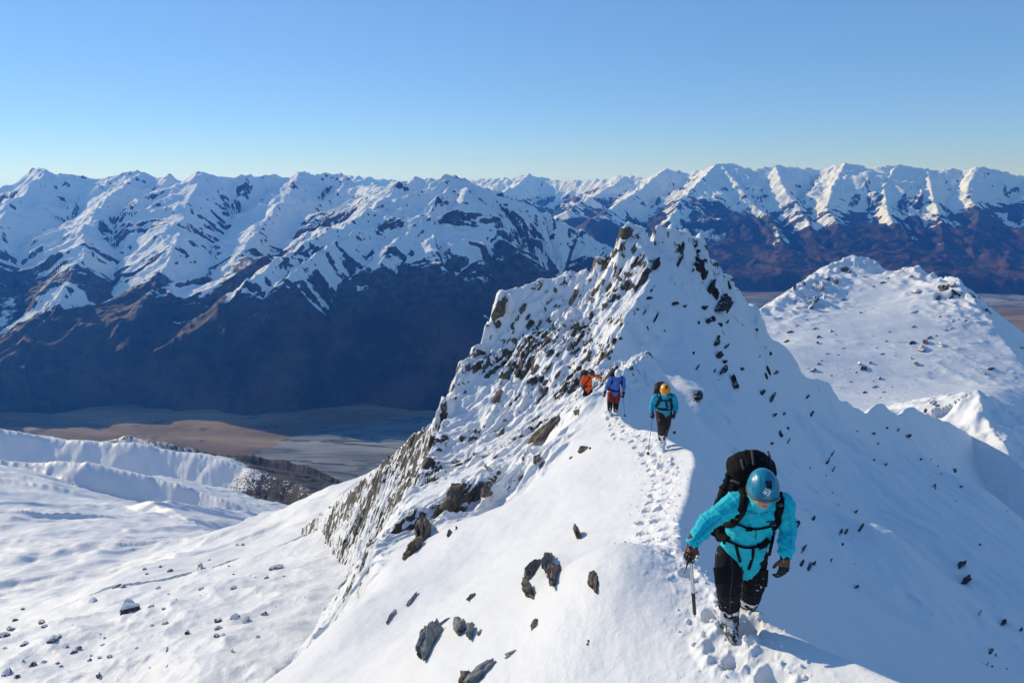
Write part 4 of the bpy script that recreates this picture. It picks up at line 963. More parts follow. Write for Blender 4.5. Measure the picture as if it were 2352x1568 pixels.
def frame(t, side):
    t = V3(t).normalized(); s = V3(side); s = s - t * s.dot(t)
    if s.length < 1e-4: s = t.orthogonal()
    s.normalize(); return t, s, t.cross(s)
def add_tube(bm, pts, rad, side=(1, 0, 0), n=16, sub=4, power=2.0):
    """closed tube through points; a radius is a number or (along side, across)"""
    P = [V3(p) for p in pts]; Rr = [(r, r) if np.isscalar(r) else tuple(r) for r in rad]
    if len(P) > 2 and sub > 1:                     # Catmull-Rom resampling
        Q, S = [], []
        for i in range(len(P) - 1):
            a, b, c, d = P[max(i - 1, 0)], P[i], P[i + 1], P[min(i + 2, len(P) - 1)]
            for k in range(sub):
                u = k / sub
                Q.append(0.5 * ((2 * b) + (c - a) * u + (2 * a - 5 * b + 4 * c - d) * u * u + (3 * b - a - 3 * c + d) * u ** 3))
                w_ = u * u * (3 - 2 * u); S.append(tuple(Rr[i][q] * (1 - w_) + Rr[i + 1][q] * w_ for q in (0, 1)))
        Q.append(P[-1]); S.append(Rr[-1]); P, Rr = Q, S
    # rounded ends
    t0 = (P[1] - P[0]).normalized(); t1 = (P[-1] - P[-2]).normalized()
    r0, r1 = min(Rr[0]), min(Rr[-1])
    ends0 = [(P[0] - t0 * r0 * math.sin(a) * .9, tuple(q * math.cos(a) for q in Rr[0])) for a in (1.35, .95, .5)]
    ends1 = [(P[-1] + t1 * r1 * math.sin(a) * .9, tuple(q * math.cos(a) for q in Rr[-1])) for a in (.5, .95, 1.35)]
    PP = [e[0] for e in ends0] + P + [e[0] for e in ends1]; RR = [e[1] for e in ends0] + Rr + [e[1] for e in ends1]
    rings = []
    for i, p in enumerate(PP):
        t = (PP[min(i + 1, len(PP) - 1)] - PP[max(i - 1, 0)])
        _, s, u = frame(t, side)
        ring = []
        for k in range(n):
            a = 2 * math.pi * k / n; c, d = math.cos(a), math.sin(a)
            e = 2.0 / power
            cc = math.copysign(abs(c) ** e, c); dd = math.copysign(abs(d) ** e, d)
            ring.append(bm.verts.new(p + s * (cc * RR[i][0]) + u * (dd * RR[i][1])))
        rings.append(ring)
    for a, b in zip(rings[:-1], rings[1:]):
        for k in range(n): bm.faces.new((a[k], a[(k + 1) % n], b[(k + 1) % n], b[k]))
    bm.faces.new(rings[0][::-1]); bm.faces.new(rings[-1])
def add_ball(bm, c, r, axes=None, n=3):
    A = Matrix.Identity(3) if axes is None else Matrix(axes).transposed()
    r = (r, r, r) if np.isscalar(r) else r
    co, fc = ico(n)
    vs = [bm.verts.new(V3(c) + A @ V3((v[0] * r[0], v[1] * r[1], v[2] * r[2]))) for v in co]
    for f in fc: bm.faces.new([vs[i] for i in f])
def fuse(bm, voxel, smooth=4):
    """melt closed pieces into one continuous skin"""
    bmesh.ops.recalc_face_normals(bm, faces=bm.faces)
    me = bpy.data.meshes.new('tmp'); bm.to_mesh(me); bm.free()
    o = bpy.data.objects.new('tmp', me); COL.objects.link(o)
    m = o.modifiers.new('r', 'REMESH'); m.mode = 'VOXEL'; m.voxel_size = voxel; m.use_smooth_shade = True
    if smooth:
        s = o.modifiers.new('s', 'SMOOTH'); s.factor = .5; s.iterations = smooth
    dg = bpy.context.evaluated_depsgraph_get(); dg.update()
    out = bpy.data.meshes.new_from_object(o.evaluated_get(dg))
    bpy.data.objects.remove(o); bpy.data.meshes.remove(me)
    out.polygons.foreach_set('use_smooth', np.ones(len(out.polygons), bool))
    return out
def coords(me):
    a = np.empty(len(me.vertices) * 3); me.vertices.foreach_get('co', a); n = np.empty(len(me.vertices) * 3); me.vertices.foreach_get('normal', n)
    return a.reshape(-1, 3), n.reshape(-1, 3)
def setco(me, a): me.vertices.foreach_set('co', a.astype(np.float32).ravel()); me.update()
def p3(a, f, seed):
    return (perlin(a[:, 0] * f + a[:, 2] * f * .63 + 3, a[:, 1] * f - a[:, 2] * f * .77, seed) + perlin(a[:, 1] * f * .8 + a[:, 2] * f + 7, a[:, 0] * f - a[:, 1] * f * .5, seed + 1)) * .6
def folds(me, segs, amp, freq=34, seed=900, base=.4, diag=0.0):
    """cloth creases that run round each limb, deepest by the joints"""
    a, n = coords(me)
    best = np.full(len(a), 9.0); T = np.zeros(len(a)); W = np.zeros(len(a))
    for k, (p, q, s0, s1) in enumerate(segs):
        p = np.array(p); q = np.array(q); d = q - p; L = np.linalg.norm(d)
        u = np.clip((a - p) @ d / (L * L), 0, 1); dist = np.linalg.norm(a - p - u[:, None] * d, axis=1)
        m = dist < best
        best = np.where(m, dist, best); T = np.where(m, u * L + k * 3.1, T); W = np.where(m, s0 * (1 - u) ** 2 + s1 * u ** 2 + base * .3, W)
    w_ = p3(a, 5.0, seed)
    r = 1 - np.abs(np.sin(T * freq + 2.6 * w_ + 1.5 * p3(a, 11, seed + 5)))
    r = r ** 2.2 - .28
    dsp = amp * W * r * (0.55 + .6 * p3(a, 4, seed + 9)) + amp * base * .8 * p3(a, 9, seed + 12)
    if diag:                       # long soft pulls running slantwise across the cloth
        q = np.stack([a[:, 0] * .8 + a[:, 2] * .6, a[:, 1], -a[:, 0] * .6 + a[:, 2] * .8], 1)
        g = 1 - np.abs(perlin(q[:, 0] * 17 + 3 * q[:, 1], q[:, 2] * 4.5, seed + 21)); g2 = 1 - np.abs(perlin(q[:, 2] * 15 + 3 * q[:, 1], q[:, 0] * 4, seed + 22))
        dsp = dsp + diag * ((g ** 5) - .25 + .7 * (g2 ** 5 - .25))
    setco(me, a + n * dsp[:, None])
def obj_from(name, me, mat, root):
    o = link(name, me, mat, root)
    me.transform(Matrix.Translation(-root.location))
    return o
def bm_obj(name, bm, mat, root, smooth=True, bevel=0):
    bmesh.ops.recalc_face_normals(bm, faces=bm.faces)
    me = bpy.data.meshes.new(name); bm.to_mesh(me); bm.free()
    if smooth: me.polygons.foreach_set('use_smooth', np.ones(len(me.polygons), bool))
    return obj_from(name, me, mat, root)
def add_box(bm, c, ax, half, bev=.0):
    A = Matrix(ax).transposed()
    r = bmesh.ops.create_cube(bm, size=2.0)
    for v in r['verts']: v.co = V3(c) + A @ V3((v.co.x * half[0], v.co.y * half[1], v.co.z * half[2]))
    if bev:
        es = {e for v in r['verts'] for e in v.link_edges}
        bmesh.ops.bevel(bm, geom=list(es), offset=bev, segments=2, affect='EDGES', profile=.5)

def hand_bm(bm, wrist, d, thumb, curl, s=1.0, spread=.0):
    """palm, four bent fingers of their own length and a thumb from the side of the palm; curl 0..1 closes the hand towards the palm side"""
    wv = V3(wrist); d, th, _ = frame(d, thumb); nrm = d.cross(th)     # nrm: back of the hand is -nrm
    palm = wv + d * .052 * s
    add_tube(bm, [wv - d * .012 * s, wv + d * .03 * s, wv + d * .085 * s], [(.030 * s, .021 * s), (.041 * s, .019 * s), (.044 * s, .017 * s)], side=th, n=14, sub=2, power=2.6)
    for i, (off, L, r) in enumerate(((.030, .078, .0115), (.0105, .086, .012), (-.0095, .080, .0115), (-.029, .064, .010))):
        p = wv + d * (.088 - .004 * abs(i - 1)) * s + th * off * s
        a1, a2, a3 = curl * 1.15 + .08 * i * curl, curl * 1.5, curl * 1.1
        dirv = d + th * (spread * (1.5 - i) * .12); pts = [p - d * .012 * s]; q = p; ang = 0
        for Lk, ak in ((.45, a1), (.32, a2), (.25, a3)):
            ang += ak; v = (dirv.normalized() * math.cos(ang) + nrm * math.sin(ang)); q = q + v * (L * Lk * s); pts.append(q)
        add_tube(bm, pts, [r * s, r * s, r * .93 * s, r * .78 * s], side=th, n=8, sub=2)
    t0 = wv + d * .028 * s + th * .030 * s
    v1 = (d * .62 + th * .68 + nrm * .35 * (.4 + curl)).normalized(); v2 = (d * (.9 - .3 * curl) + th * .15 + nrm * (.25 + .9 * curl)).normalized()
    add_tube(bm, [t0 - v1 * .015 * s, t0 + v1 * .034 * s, t0 + v1 * .034 * s + v2 * .034 * s], [.0155 * s, .0135 * s, .0105 * s], side=nrm, n=8, sub=2)

def helmet(root, c, u, f, mats, size=1.0, clip=True, logo=False, grooves=5):
    u = V3(u).normalized(); f = V3(f); f = (f - u * f.dot(u)).normalized(); r = f.cross(u)
    a_, b_, h_ = .122 * size, .158 * size, .156 * size
    def pt(th, ph, k=1.0):
        # th from the crown down, ph round from the forehead
        return V3(c) + (r * (math.sin(ph) * math.sin(th) * a_) + f * (math.cos(ph) * math.sin(th) * b_) + u * (math.cos(th) * h_)) * k
    def edge(ph): return 1.66 + .26 * (.5 - .5 * math.cos(2 * ph)) * (1 if abs(ph) > .8 else .8) + .10 * (math.cos(ph) < -.5)
    bm = bmesh.new(); N, Mm = 72, 30; rows = []
    for j in range(Mm + 1):
        row = []
        for i in range(N):
            ph = -math.pi + 2 * math.pi * i / N; th = max(.001, edge(ph) * j / Mm)
            g = 0.0
            for q in (-.82, -.42, .42, .82):
                dx = math.sin(ph) * math.sin(th) - q * (.55 + .45 * math.sin(th)); g -= .022 * math.exp(-(dx / .045) ** 2) * (1 if .35 < th < 1.45 else 0) * (1 if math.cos(ph) > -.9 else 0)
            brim = .05 * math.exp(-((j / Mm - 1) / .06) ** 2) * (1 + math.cos(ph)) * .5
            row.append(bm.verts.new(pt(th, ph, 1 + g + brim)))
        rows.append(row)
    for j in range(Mm):
        for i in range(N): bm.faces.new((rows[j][i], rows[j][(i + 1) % N], rows[j + 1][(i + 1) % N], rows[j + 1][i]))
    inner = [bm.verts.new(V3(c) + (v.co - V3(c)) * .93) for v in rows[-1]]
    for i in range(N): bm.faces.new((rows[-1][i], rows[-1][(i + 1) % N], inner[(i + 1) % N], inner[i]))
    top = bm.verts.new(V3(c) + u * h_ * .8)
    for i in range(N): bm.faces.new((inner[i], inner[(i + 1) % N], top))
    bmesh.ops.remove_doubles(bm, verts=rows[0], dist=.002)
    shell = bm_obj('helmet', bm, mats[0], root)
    bm = bmesh.new(); K = 64
    pts = [pt(edge(-math.pi + 2 * math.pi * i / K) - .05, -math.pi + 2 * math.pi * i / K, 1.015 + .03 * (1 + math.cos(-math.pi + 2 * math.pi * i / K)) * .5) for i in range(K)]
    rings = []
    for i, p in enumerate(pts):
        t = pts[(i + 1) % K] - pts[i - 1]; nn = (p - V3(c)).normalized(); b = t.normalized().cross(nn)
        rings.append([bm.verts.new(p + nn * (.006 * math.cos(q)) * size + b * (.013 * math.sin(q)) * size) for q in np.linspace(0, 2 * math.pi, 8, endpoint=False)])
    for i in range(K):
        for q in range(8): bm.faces.new((rings[i][q], rings[i][(q + 1) % 8], rings[(i + 1) % K][(q + 1) % 8], rings[(i + 1) % K][q]))
    rim = bm_obj('helmet_rim', bm, mats[1], root); rim.parent = shell
    if clip:
        bm = bmesh.new(); p = pt(.74, -.03, 1.015); nn = (p - V3(c)).normalized(); s, t = frame(nn, r)[1:]
        add_box(bm, p, [s, t, nn], (.0185 * size, .027 * size, .008 * size), .005)
        cl = bm_obj('headlamp_clip', bm, M_PLAST, root); cl.parent = shell
    if logo:
        # white diamond of two chevrons with an open core
        pc = pt(1.10, .13, 1.0); nn = (pc - V3(c)).normalized(); s, t = frame(nn, r)[1:]
        if t.dot(u) < 0: t = -t
        ang = -.25; s, t = s * math.cos(ang) + t * math.sin(ang), t * math.cos(ang) - s * math.sin(ang)
        bm = bmesh.new(); S = .033 * size
        def patch(poly):
            loop = []
            for x, y in poly:
                q = pc + s * (x * S) + t * (y * S * 1.15); v = (q - V3(c)); 
                e = V3((v.dot(r) / a_, v.dot(f) / b_, v.dot(u) / h_)); loop.append(bm.verts.new(V3(c) + v * (1.02 / e.length)))
            bm.faces.new(loop)
        patch([(-1, 0), (0, 1), (.28, .72), (-.44, 0)]); patch([(-1, 0), (-.44, 0), (.28, -.72), (0, -1)])
        patch([(-.16, 0), (.42, .58), (1, 0), (.42, -.58)])
        lg = bm_obj('logo', bm, M_WHITE, root, smooth=False); lg.parent = shell
        so_ = lg.modifiers.new('t', 'SOLIDIFY'); so_.thickness = .0015
    return shell

def person(name_label, J, to, y0, mats, voxel=.012, looks=None):
    """J: joint -> (crop x, crop y, depth offset); returns (root, world joints)"""
    w = {k: V3(at(*to(v[0], v[1]), y0 + v[2])) for k, v in J.items()}
    root = empty('person', ((w['footR'] + w['footL']) * .5)[:])
    tag(root, name_label, 'person', 'climbers on the ridge')
    sh = (w['shL'] - w['shR']).normalized()
    chest = (w['shL'] + w['shR']) * .5; pel = (w['hipL'] + w['hipR']) * .5
    up = (chest - pel).normalized()
    fwd = looks['fwd']; u = V3(looks['up']).normalized(); f = V3(fwd); f = (f - u * f.dot(u)).normalized(); r = f.cross(u)
    hc = w['head']; body_f = -(up.cross(sh)) if (-(up.cross(sh))).dot(V3((0, -1, 0))) > 0 else up.cross(sh)
    s = looks.get('s', 1.0)
    # body: one continuous figure
    bm = bmesh.new()
    add_tube(bm, [pel - up * .06, pel + up * .10, chest - up * .12, chest], [(.15 * s, .10 * s), (.13 * s, .09 * s), (.155 * s, .10 * s), (.13 * s, .08 * s)], side=sh, n=16)
    add_tube(bm, [chest - up * .03, hc - u * .06 * s - f * .03], [.062 * s, .056 * s])
    add_ball(bm, hc, (.077 * s, .098 * s, .112 * s), [r, f, u])
    add_ball(bm, hc + f * .030 * s - u * .070 * s, (.056 * s, .060 * s, .055 * s), [r, f, u])          # jaw
    add_ball(bm, hc + f * .078 * s - u * .100 * s, (.024 * s, .016 * s, .016 * s), [r, f, u], 2)         # chin
    add_tube(bm, [hc + f * .088 * s + u * .002, hc + f * .106 * s - u * .024 * s, hc + f * .110 * s - u * .040 * s], [.010 * s, .013 * s, .016 * s], side=r, n=8)
    for q in (-1, 1):
        add_ball(bm, hc + r * q * .044 * s + f * .066 * s - u * .030 * s, (.024 * s, .022 * s, .020 * s), [r, f, u], 2)   # cheek
        add_ball(bm, hc + r * q * .080 * s - u * .022 * s - f * .01, (.010 * s, .020 * s, .032 * s), [r, f, u], 2)         # ear
        add_ball(bm, hc + r * q * .015 * s + f * .101 * s - u * .044 * s, .010 * s, None, 1)
    add_ball(bm, hc + f * .092 * s - u * .066 * s, (.024 * s, .010 * s, .006 * s), [r, f, u], 2); add_ball(bm, hc + f * .090 * s - u * .080 * s, (.020 * s, .010 * s, .007 * s), [r, f, u], 2)
    for q in 'RL':
        add_tube(bm, [w['sh' + q], w['el' + q], w['wr' + q]], [.055 * s, .044 * s, .030 * s], n=12)
        hd = (w['ha' + q] - w['wr' + q]).normalized()
        add_tube(bm, [w['wr' + q], w['wr' + q] + hd * .09], [(.034 * s, .02 * s), (.035 * s, .018 * s)], n=12)
        add_tube(bm, [w['hip' + q], w['kn' + q], w['an' + q]], [.085 * s, .058 * s, .040 * s], n=12)
        add_tube(bm, [w['an' + q], w['foot' + q]], [.04 * s, .038 * s], n=10)
    body = obj_from('body', fuse(bm, voxel * .6, 3), M_SKIN, root)
    me = body.data; me.materials.append(M_MOUTH)
    mc = np.array((hc + f * .100 * s - u * .073 * s) - root.location); a, _ = coords(me)
    d = (a - mc); dx = d @ np.array(r[:]); dz = d @ np.array(u[:]); dy = d @ np.array(f[:])
    mv = ((dx / (.024 * s)) ** 2 + (dz / (.010 * s)) ** 2 < 1) & (np.abs(dy) < .03)
    mi = np.array([1 if all(mv[i] for i in p.vertices) else 0 for p in me.polygons], np.int32); me.polygons.foreach_set('material_index', mi)
    # jacket
    bm = bmesh.new()
    hem = looks.get('hem', .10)
    add_tube(bm, [pel - up * hem, pel + up * .06, chest - up * .20, chest - up * .05, chest + up * .015], [(.195 * s, .15 * s), (.185 * s, .145 * s), (.20 * s, .15 * s), (.185 * s, .125 * s), (.12 * s, .085 * s)], side=sh, n=20, sub=5)
    add_tube(bm, [chest - up * .02, (chest * .45 + (hc - u * .075 * s - f * .045) * .55)], [.088 * s, .080 * s])
    segs = [(pel, chest, .6, .35)]
    slv = looks.get('sleeve', 1.0)
    for q in 'RL':
        A_, E_, W_ = w['sh' + q], w['el' + q], w['wr' + q]
        end = E_.lerp(W_, slv - .0) if slv < 1 else W_
        add_tube(bm, [chest.lerp(A_, .55), A_, A_.lerp(E_, .55), E_, E_.lerp(end, .5), end], [.088 * s, .090 * s, .079 * s, .071 * s, .066 * s, .055 * s], n=14)
        segs += [(A_, E_, .25, 1.0), (E_, W_, 1.0, .7)]
    me = fuse(bm, voxel, 3); folds(me, [(p[:], q[:], a0, a1) for p, q, a0, a1 in segs], .011 * s, 62, diag=.013 * s)
    jacket = obj_from('jacket', me, mats['jacket'], root)
    # trousers
    bm = bmesh.new()
    add_tube(bm, [pel + up * .10, pel - up * .05], [(.165 * s, .125 * s), (.175 * s, .135 * s)], side=sh, n=18)
    segs = []
    for q in 'RL':
        H_, K_, A_ = w['hip' + q], w['kn' + q], w['an' + q]
        lo_ = K_.lerp(A_, looks.get('cuff', .80))
        add_tube(bm, [H_, H_.lerp(K_, .5), K_, K_.lerp(lo_, .5), lo_], [.122 * s, .116 * s, .104 * s, .096 * s, .092 * s], n=16)
        segs += [(H_, K_, .8, .9), (K_, A_, .9, 1.0)]
    me = fuse(bm, voxel, 3); folds(me, [(p[:], q[:], a0, a1) for p, q, a0, a1 in segs], .016 * s, 30, 930)
    obj_from('trousers', me, mats['trousers'], root)
    if 'shorts' in mats:
        bm = bmesh.new()
        add_tube(bm, [pel + up * .10, pel - up * .05], [(.185 * s, .14 * s), (.19 * s, .145 * s)], side=sh, n=18)
        for q in 'RL':
            H_, K_ = w['hip' + q], w['kn' + q]
            add_tube(bm, [H_, H_.lerp(K_, .55), H_.lerp(K_, .88)], [.130 * s, .124 * s, .118 * s], n=16)
        me = fuse(bm, voxel, 3); folds(me, [(p[:], q[:], a0, a1) for p, q, a0, a1 in segs], .014 * s, 30, 940)
        obj_from('shorts', me, mats['shorts'], root)
    for q in 'RL':
        bm = bmesh.new(); K_, A_, F_ = w['kn' + q], w['an' + q], w['foot' + q]
        toe = V3(looks['toe']); toe.z = 0; toe.normalize()
        add_tube(bm, [K_.lerp(A_, looks.get('gait', .62)), A_, F_ + V3((0, 0, .05))], [.094 * s, .086 * s, .078 * s], n=14)
        add_tube(bm, [F_ + V3((0, 0, .045)) - toe * .08, F_ + V3((0, 0, .05)) + toe * .05, F_ + V3((0, 0, .035)) + toe * .17], [(.058 * s, .055 * s), (.064 * s, .062 * s), (.052 * s, .042 * s)], side=toe.cross(V3((0, 0, 1))), n=12)
        me = fuse(bm, voxel, 2); a, n_ = coords(me); setco(me, a + n_ * (.008 * p3(a, 18, 950))[:, None])
        obj_from('boot', me, mats['boot'], root)
        bm = bmesh.new(); W_, Hd = w['wr' + q], w['ha' + q]
        hd = (Hd - W_).normalized(); th = V3(looks.get('thumb' + q, (0, -1, .2)))
        hand_bm(bm, W_ + hd * .03, hd, th, looks.get('curl' + q, .4), looks.get('hs', 1.18))
        arm = (W_ - w['el' + q]).normalized()
        add_tube(bm, [W_ - arm * looks.get('gl', .07), W_, W_ + hd * .035], [.058 * s, .052 * s, .040 * s], n=12, sub=2)
        me = fuse(bm, min(voxel * .5, .006), 2)
        g = obj_from('glove', me, mats['glove' + q] if 'glove' + q in mats else mats['glove'], root)
        if 'tan' in mats:
            me.materials.append(mats['tan']); a, n_ = coords(me); rel = (a - np.array((W_ - root.location)[:])) @ np.array(hd[:])
            back = n_ @ np.array(looks['tan' + q])
            sel = (rel > .045) & (rel < .105) & (back > .25)
            me.polygons.foreach_set('material_index', np.array([1 if all(sel[i] for i in p.vertices) else 0 for p in me.polygons], np.int32))
    helmet(root, hc + u * .022 * s, u, f, mats['helmet'], looks.get('hsize', 1.0), clip=looks.get('clip', True), logo=looks.get('logo', False))
    # sunglasses
    bm = bmesh.new(); e = hc + f * .092 * s - u * .004 * s
    for q in (-1, 1):
        add_ball(bm, e + r * q * .034 * s - f * .008, (.030 * s, .012 * s, .021 * s), [r, f, u], 2)
    add_tube(bm, [e - r * .02 * s + f * .006, e + r * .02 * s + f * .006], [.006, .006], n=6, sub=1)
    for q in (-1, 1): add_tube(bm, [e + r * q * .06 * s - f * .012, hc + r * q * .082 * s - u * .002], [.006, .005], n=6, sub=1)
    bm_obj('sunglasses', bm, M_LENS, root)
    w.update(up=up, sh=sh, chest=chest, pel=pel, f=body_f, r=r, hf=f, hu=u)
    return root, w, jacket, [c for c in root.children if c.name.startswith('trousers')][0]
def drape(bvh, pts, to, y0, off=.012):
    """points of a strap lying on the jacket"""
    out = []
    for x, y, dy in pts:
        p = V3(at(*to(x, y), y0 + dy)); d = p.normalized()
        h_ = bvh.ray_cast(d * max(0.5, p.length - 1.2), d, 2.4)
        out.append(h_[0] + h_[1].normalized() * off if h_[0] is not None and abs(h_[0].length - p.length) < .45 else p)
    return out
def strap(bm, pts, w_, th_=.006):
    for i in range(len(pts)): pts[i] = V3(pts[i])
    P = []
    for i in range(len(pts) - 1):
        a, b, c, d = pts[max(i - 1, 0)], pts[i], pts[i + 1], pts[min(i + 2, len(pts) - 1)]
        for k in range(5):
            u = k / 5; P.append(0.5 * ((2 * b) + (c - a) * u + (2 * a - 5 * b + 4 * c - d) * u * u + (3 * b - a - 3 * c + d) * u ** 3))
    P.append(pts[-1]); rows = []
    for i, p in enumerate(P):
        t = (P[min(i + 1, len(P) - 1)] - P[max(i - 1, 0)]).normalized(); nn = -p.normalized(); nn = (nn - t * nn.dot(t)).normalized(); s = t.cross(nn)
        rows.append([bm.verts.new(p + s * (w_ * .5 * x) + nn * (th_ * y)) for x, y in ((-1, -.5), (-.9, .5), (.9, .5), (1, -.5))])
    for a, b in zip(rows[:-1], rows[1:]):
        for k in range(4): bm.faces.new((a[k], a[(k + 1) % 4], b[(k + 1) % 4], b[k]))
    bm.faces.new(rows[0]); bm.faces.new(rows[-1][::-1])
def bvh_of(o):
    me = o.data; L = o.parent.location if o.parent else V3()
    return BVHTree.FromPolygons([v.co + L for v in me.vertices], [tuple(p.vertices) for p in me.polygons])
def k1(x, y): return 1505.3 + .3 * x, 1003.8 + .3 * y
def k2(x, y): return 1298.3 + .168 * x, 809.1 + .168 * y
def sole(to, x, y, lo, sinkin=.05):
    p = hit(*to(x, y), hgrid, lo); return p
# --- nearest climber
pf = hit(*k1(565, 1500), hgrid, 3.0); Y1 = float(pf[1])
J1 = dict(head=(822, 402, -.55), shR=(625, 500, -.27), shL=(968, 505, -.27), elR=(392, 655, -.30), elL=(1015, 700, -.30), wrR=(292, 800, -.42), wrL=(998, 888, -.40),
          haR=(258, 960, -.42), haL=(975, 1080, -.46), hipR=(570, 900, -.06), hipL=(750, 890, -.02), knR=(560, 1130, -.15), knL=(745, 1120, .10), anR=(563, 1395, .03), anL=(712, 1290, .36),
          footR=(563, 1480, .02), footL=(712, 1375, .38))
root1, w1, jk1, tr1 = person('climber in turquoise jacket and blue helmet bending over an ice axe, nearest the camera', J1, k1, Y1,
    dict(jacket=M_TEAL, trousers=M_PANT, boot=M_BOOT, glove=M_GLOVE, gloveR=M_GLOVES, tan=M_TAN, helmet=(M_HELB, M_RIM)), .009,
    dict(fwd=(-.05, -.965, -.25), up=(-.03, -.27, .96), toe=(-.1, -1, 0), thumbR=(.75, -.5, .25), curlR=.95, thumbL=(-.85, -.35, .1), curlL=.38, tanR=(-.5, -.7, .5), tanL=(.15, -.75, .6), logo=True, hem=.115, hsize=.93, cuff=.68, gait=.52, gl=.10))
bv = bvh_of(jk1)
pk = empty('backpack', (w1['chest'] - w1['f'] * .2)[:])
tag(pk, 'bulging black backpack with dangling straps on the back of the climber in turquoise', 'backpack', 'backpacks worn by the climbers')
def pack_sack(root, w, s, wid, hgt, dep, lid=.12, mat=M_BLACK, voxel=.012, above=.16, lean=0.0, shift=0.0):
    b = -w['f']; up = w['up']; sh = w['sh']
    c0 = w['pel'] + b * .20 * s + up * .02 + sh * shift; c1 = w['chest'] + b * .215 * s + up * above * s + sh * shift
    bm = bmesh.new(); m = c0.lerp(c1, .5)
    add_tube(bm, [c0, c0.lerp(c1, .3) + b * .02, m + b * .03, c0.lerp(c1, .8) + b * .02, c1], [(wid * .85, dep * .8), (wid, dep), (wid, dep * 1.05), (wid * .98, dep), (wid * .9, dep * .85)], side=sh, n=20, power=2.8)
    for q in (-1, 1):
        add_tube(bm, [c0 + sh * q * wid * .85 + b * .03, m + sh * q * wid * 1.0 + b * .02, c1 + sh * q * wid * .95 - up * .05], [.035 * s, .05 * s, .03 * s], n=10)
    me = fuse(bm, voxel, 2); folds(me, [(c0[:], c1[:], .8, .8)], .022 * s, 26, 960, .7)
    sack = obj_from('sack', me, mat, root)
    bm = bmesh.new(); t = c1 + up * lid * .35
    add_tube(bm, [t - sh * wid * .78 - up * .02, t - sh * wid * .3 + up * .015, t + sh * wid * .3 + up * .015, t + sh * wid * .8 - up * .02], [(dep * .95, lid * .5), (dep * 1.1, lid * .6), (dep * 1.1, lid * .6), (dep * .9, lid * .5)], side=b, n=18, power=2.5)
    me = fuse(bm, voxel, 3); folds(me, [((t - sh * wid)[:], (t + sh * wid)[:], .5, .5)], .02 * s, 24, 970, .6)
    obj_from('lid', me, mat, root)
    return c0, c1
pack_sack(pk, w1, 1.0, .162, .6, .13, .15, M_BLACK, .010, .13, shift=-.045)
bm = bmesh.new()
strap(bm, drape(bv, [(662, 395, -.25), (668, 470, -.35), (662, 545, -.42), (635, 612, -.42), (592, 648, -.38), (545, 668, -.25)], k1, Y1, .016), .066, .018); bm_obj('shoulder_strap', bm, M_BLACK, pk)
bm = bmesh.new()
strap(bm, drape(bv, [(955, 430, -.25), (952, 520, -.35), (940, 600, -.42), (915, 648, -.40), (885, 690, -.30)], k1, Y1, .016), .062, .018); bm_obj('shoulder_strap', bm, M_BLACK, pk)
bm = bmesh.new()
strap(bm, drape(bv, [(595, 648, -.42), (650, 668, -.45), (720, 690, -.48), (800, 690, -.48), (900, 668, -.42)], k1, Y1, .014), .018, .008)
q_ = drape(bv, [(722, 690, -.5)], k1, Y1, .022)[0]; add_box(bm, q_, [w1['sh'], w1['f'], w1['up']], (.022, .008, .012), .004); bm_obj('chest_strap', bm, M_BLACK, pk)
bm = bmesh.new()
strap(bm, drape(bv, [(515, 690, -.1), (540, 770, -.2), (600, 805, -.25), (680, 830, -.3), (755, 832, -.3), (820, 805, -.2), (858, 770, -.08)], k1, Y1, .014), .022, .010)
strap(bm, drape(bv, [(505, 680, -.1), (530, 740, -.2), (562, 785, -.25)], k1, Y1, .02), .085, .022); strap(bm, drape(bv, [(775, 826, -.25), (815, 805, -.2), (850, 775, -.1)], k1, Y1, .02), .05, .02)
bm_obj('hip_belt', bm, M_BLACK, pk)
for pts in ([(895, 690, -.36), (893, 760, -.36), (885, 840, -.36), (870, 905, -.36)], [(750, 830, -.34), (742, 890, -.30), (728, 960, -.24), (712, 1010, -.20)], [(622, 822, -.3), (632, 880, -.26), (648, 950, -.2)], [(540, 775, -.25), (535, 820, -.25)]):
    bm = bmesh.new(); strap(bm, drape(bv, pts, k1, Y1, .01), .024, .005); bm_obj('webbing', bm, M_BLACK, pk)
bm = bmesh.new()
rr = np.random.default_rng(3)
base = V3(at(*k1(640, 330), Y1 - .02))
for i in range(9):
    p = base + V3((rr.uniform(-.10, .02), rr.uniform(-.05, .05), rr.uniform(-.16, .12))); q = p + V3((rr.uniform(-.05, .05), rr.uniform(-.02, .02), rr.uniform(-.14, -.05)))
    add_tube(bm, [p, p.lerp(q, .5) + V3((rr.uniform(-.02, .02), -.02, 0)), q], [.012, .016, .008], n=7)
me = fuse(bm, .006, 1); obj_from('side_straps', me, M_GREY, pk)
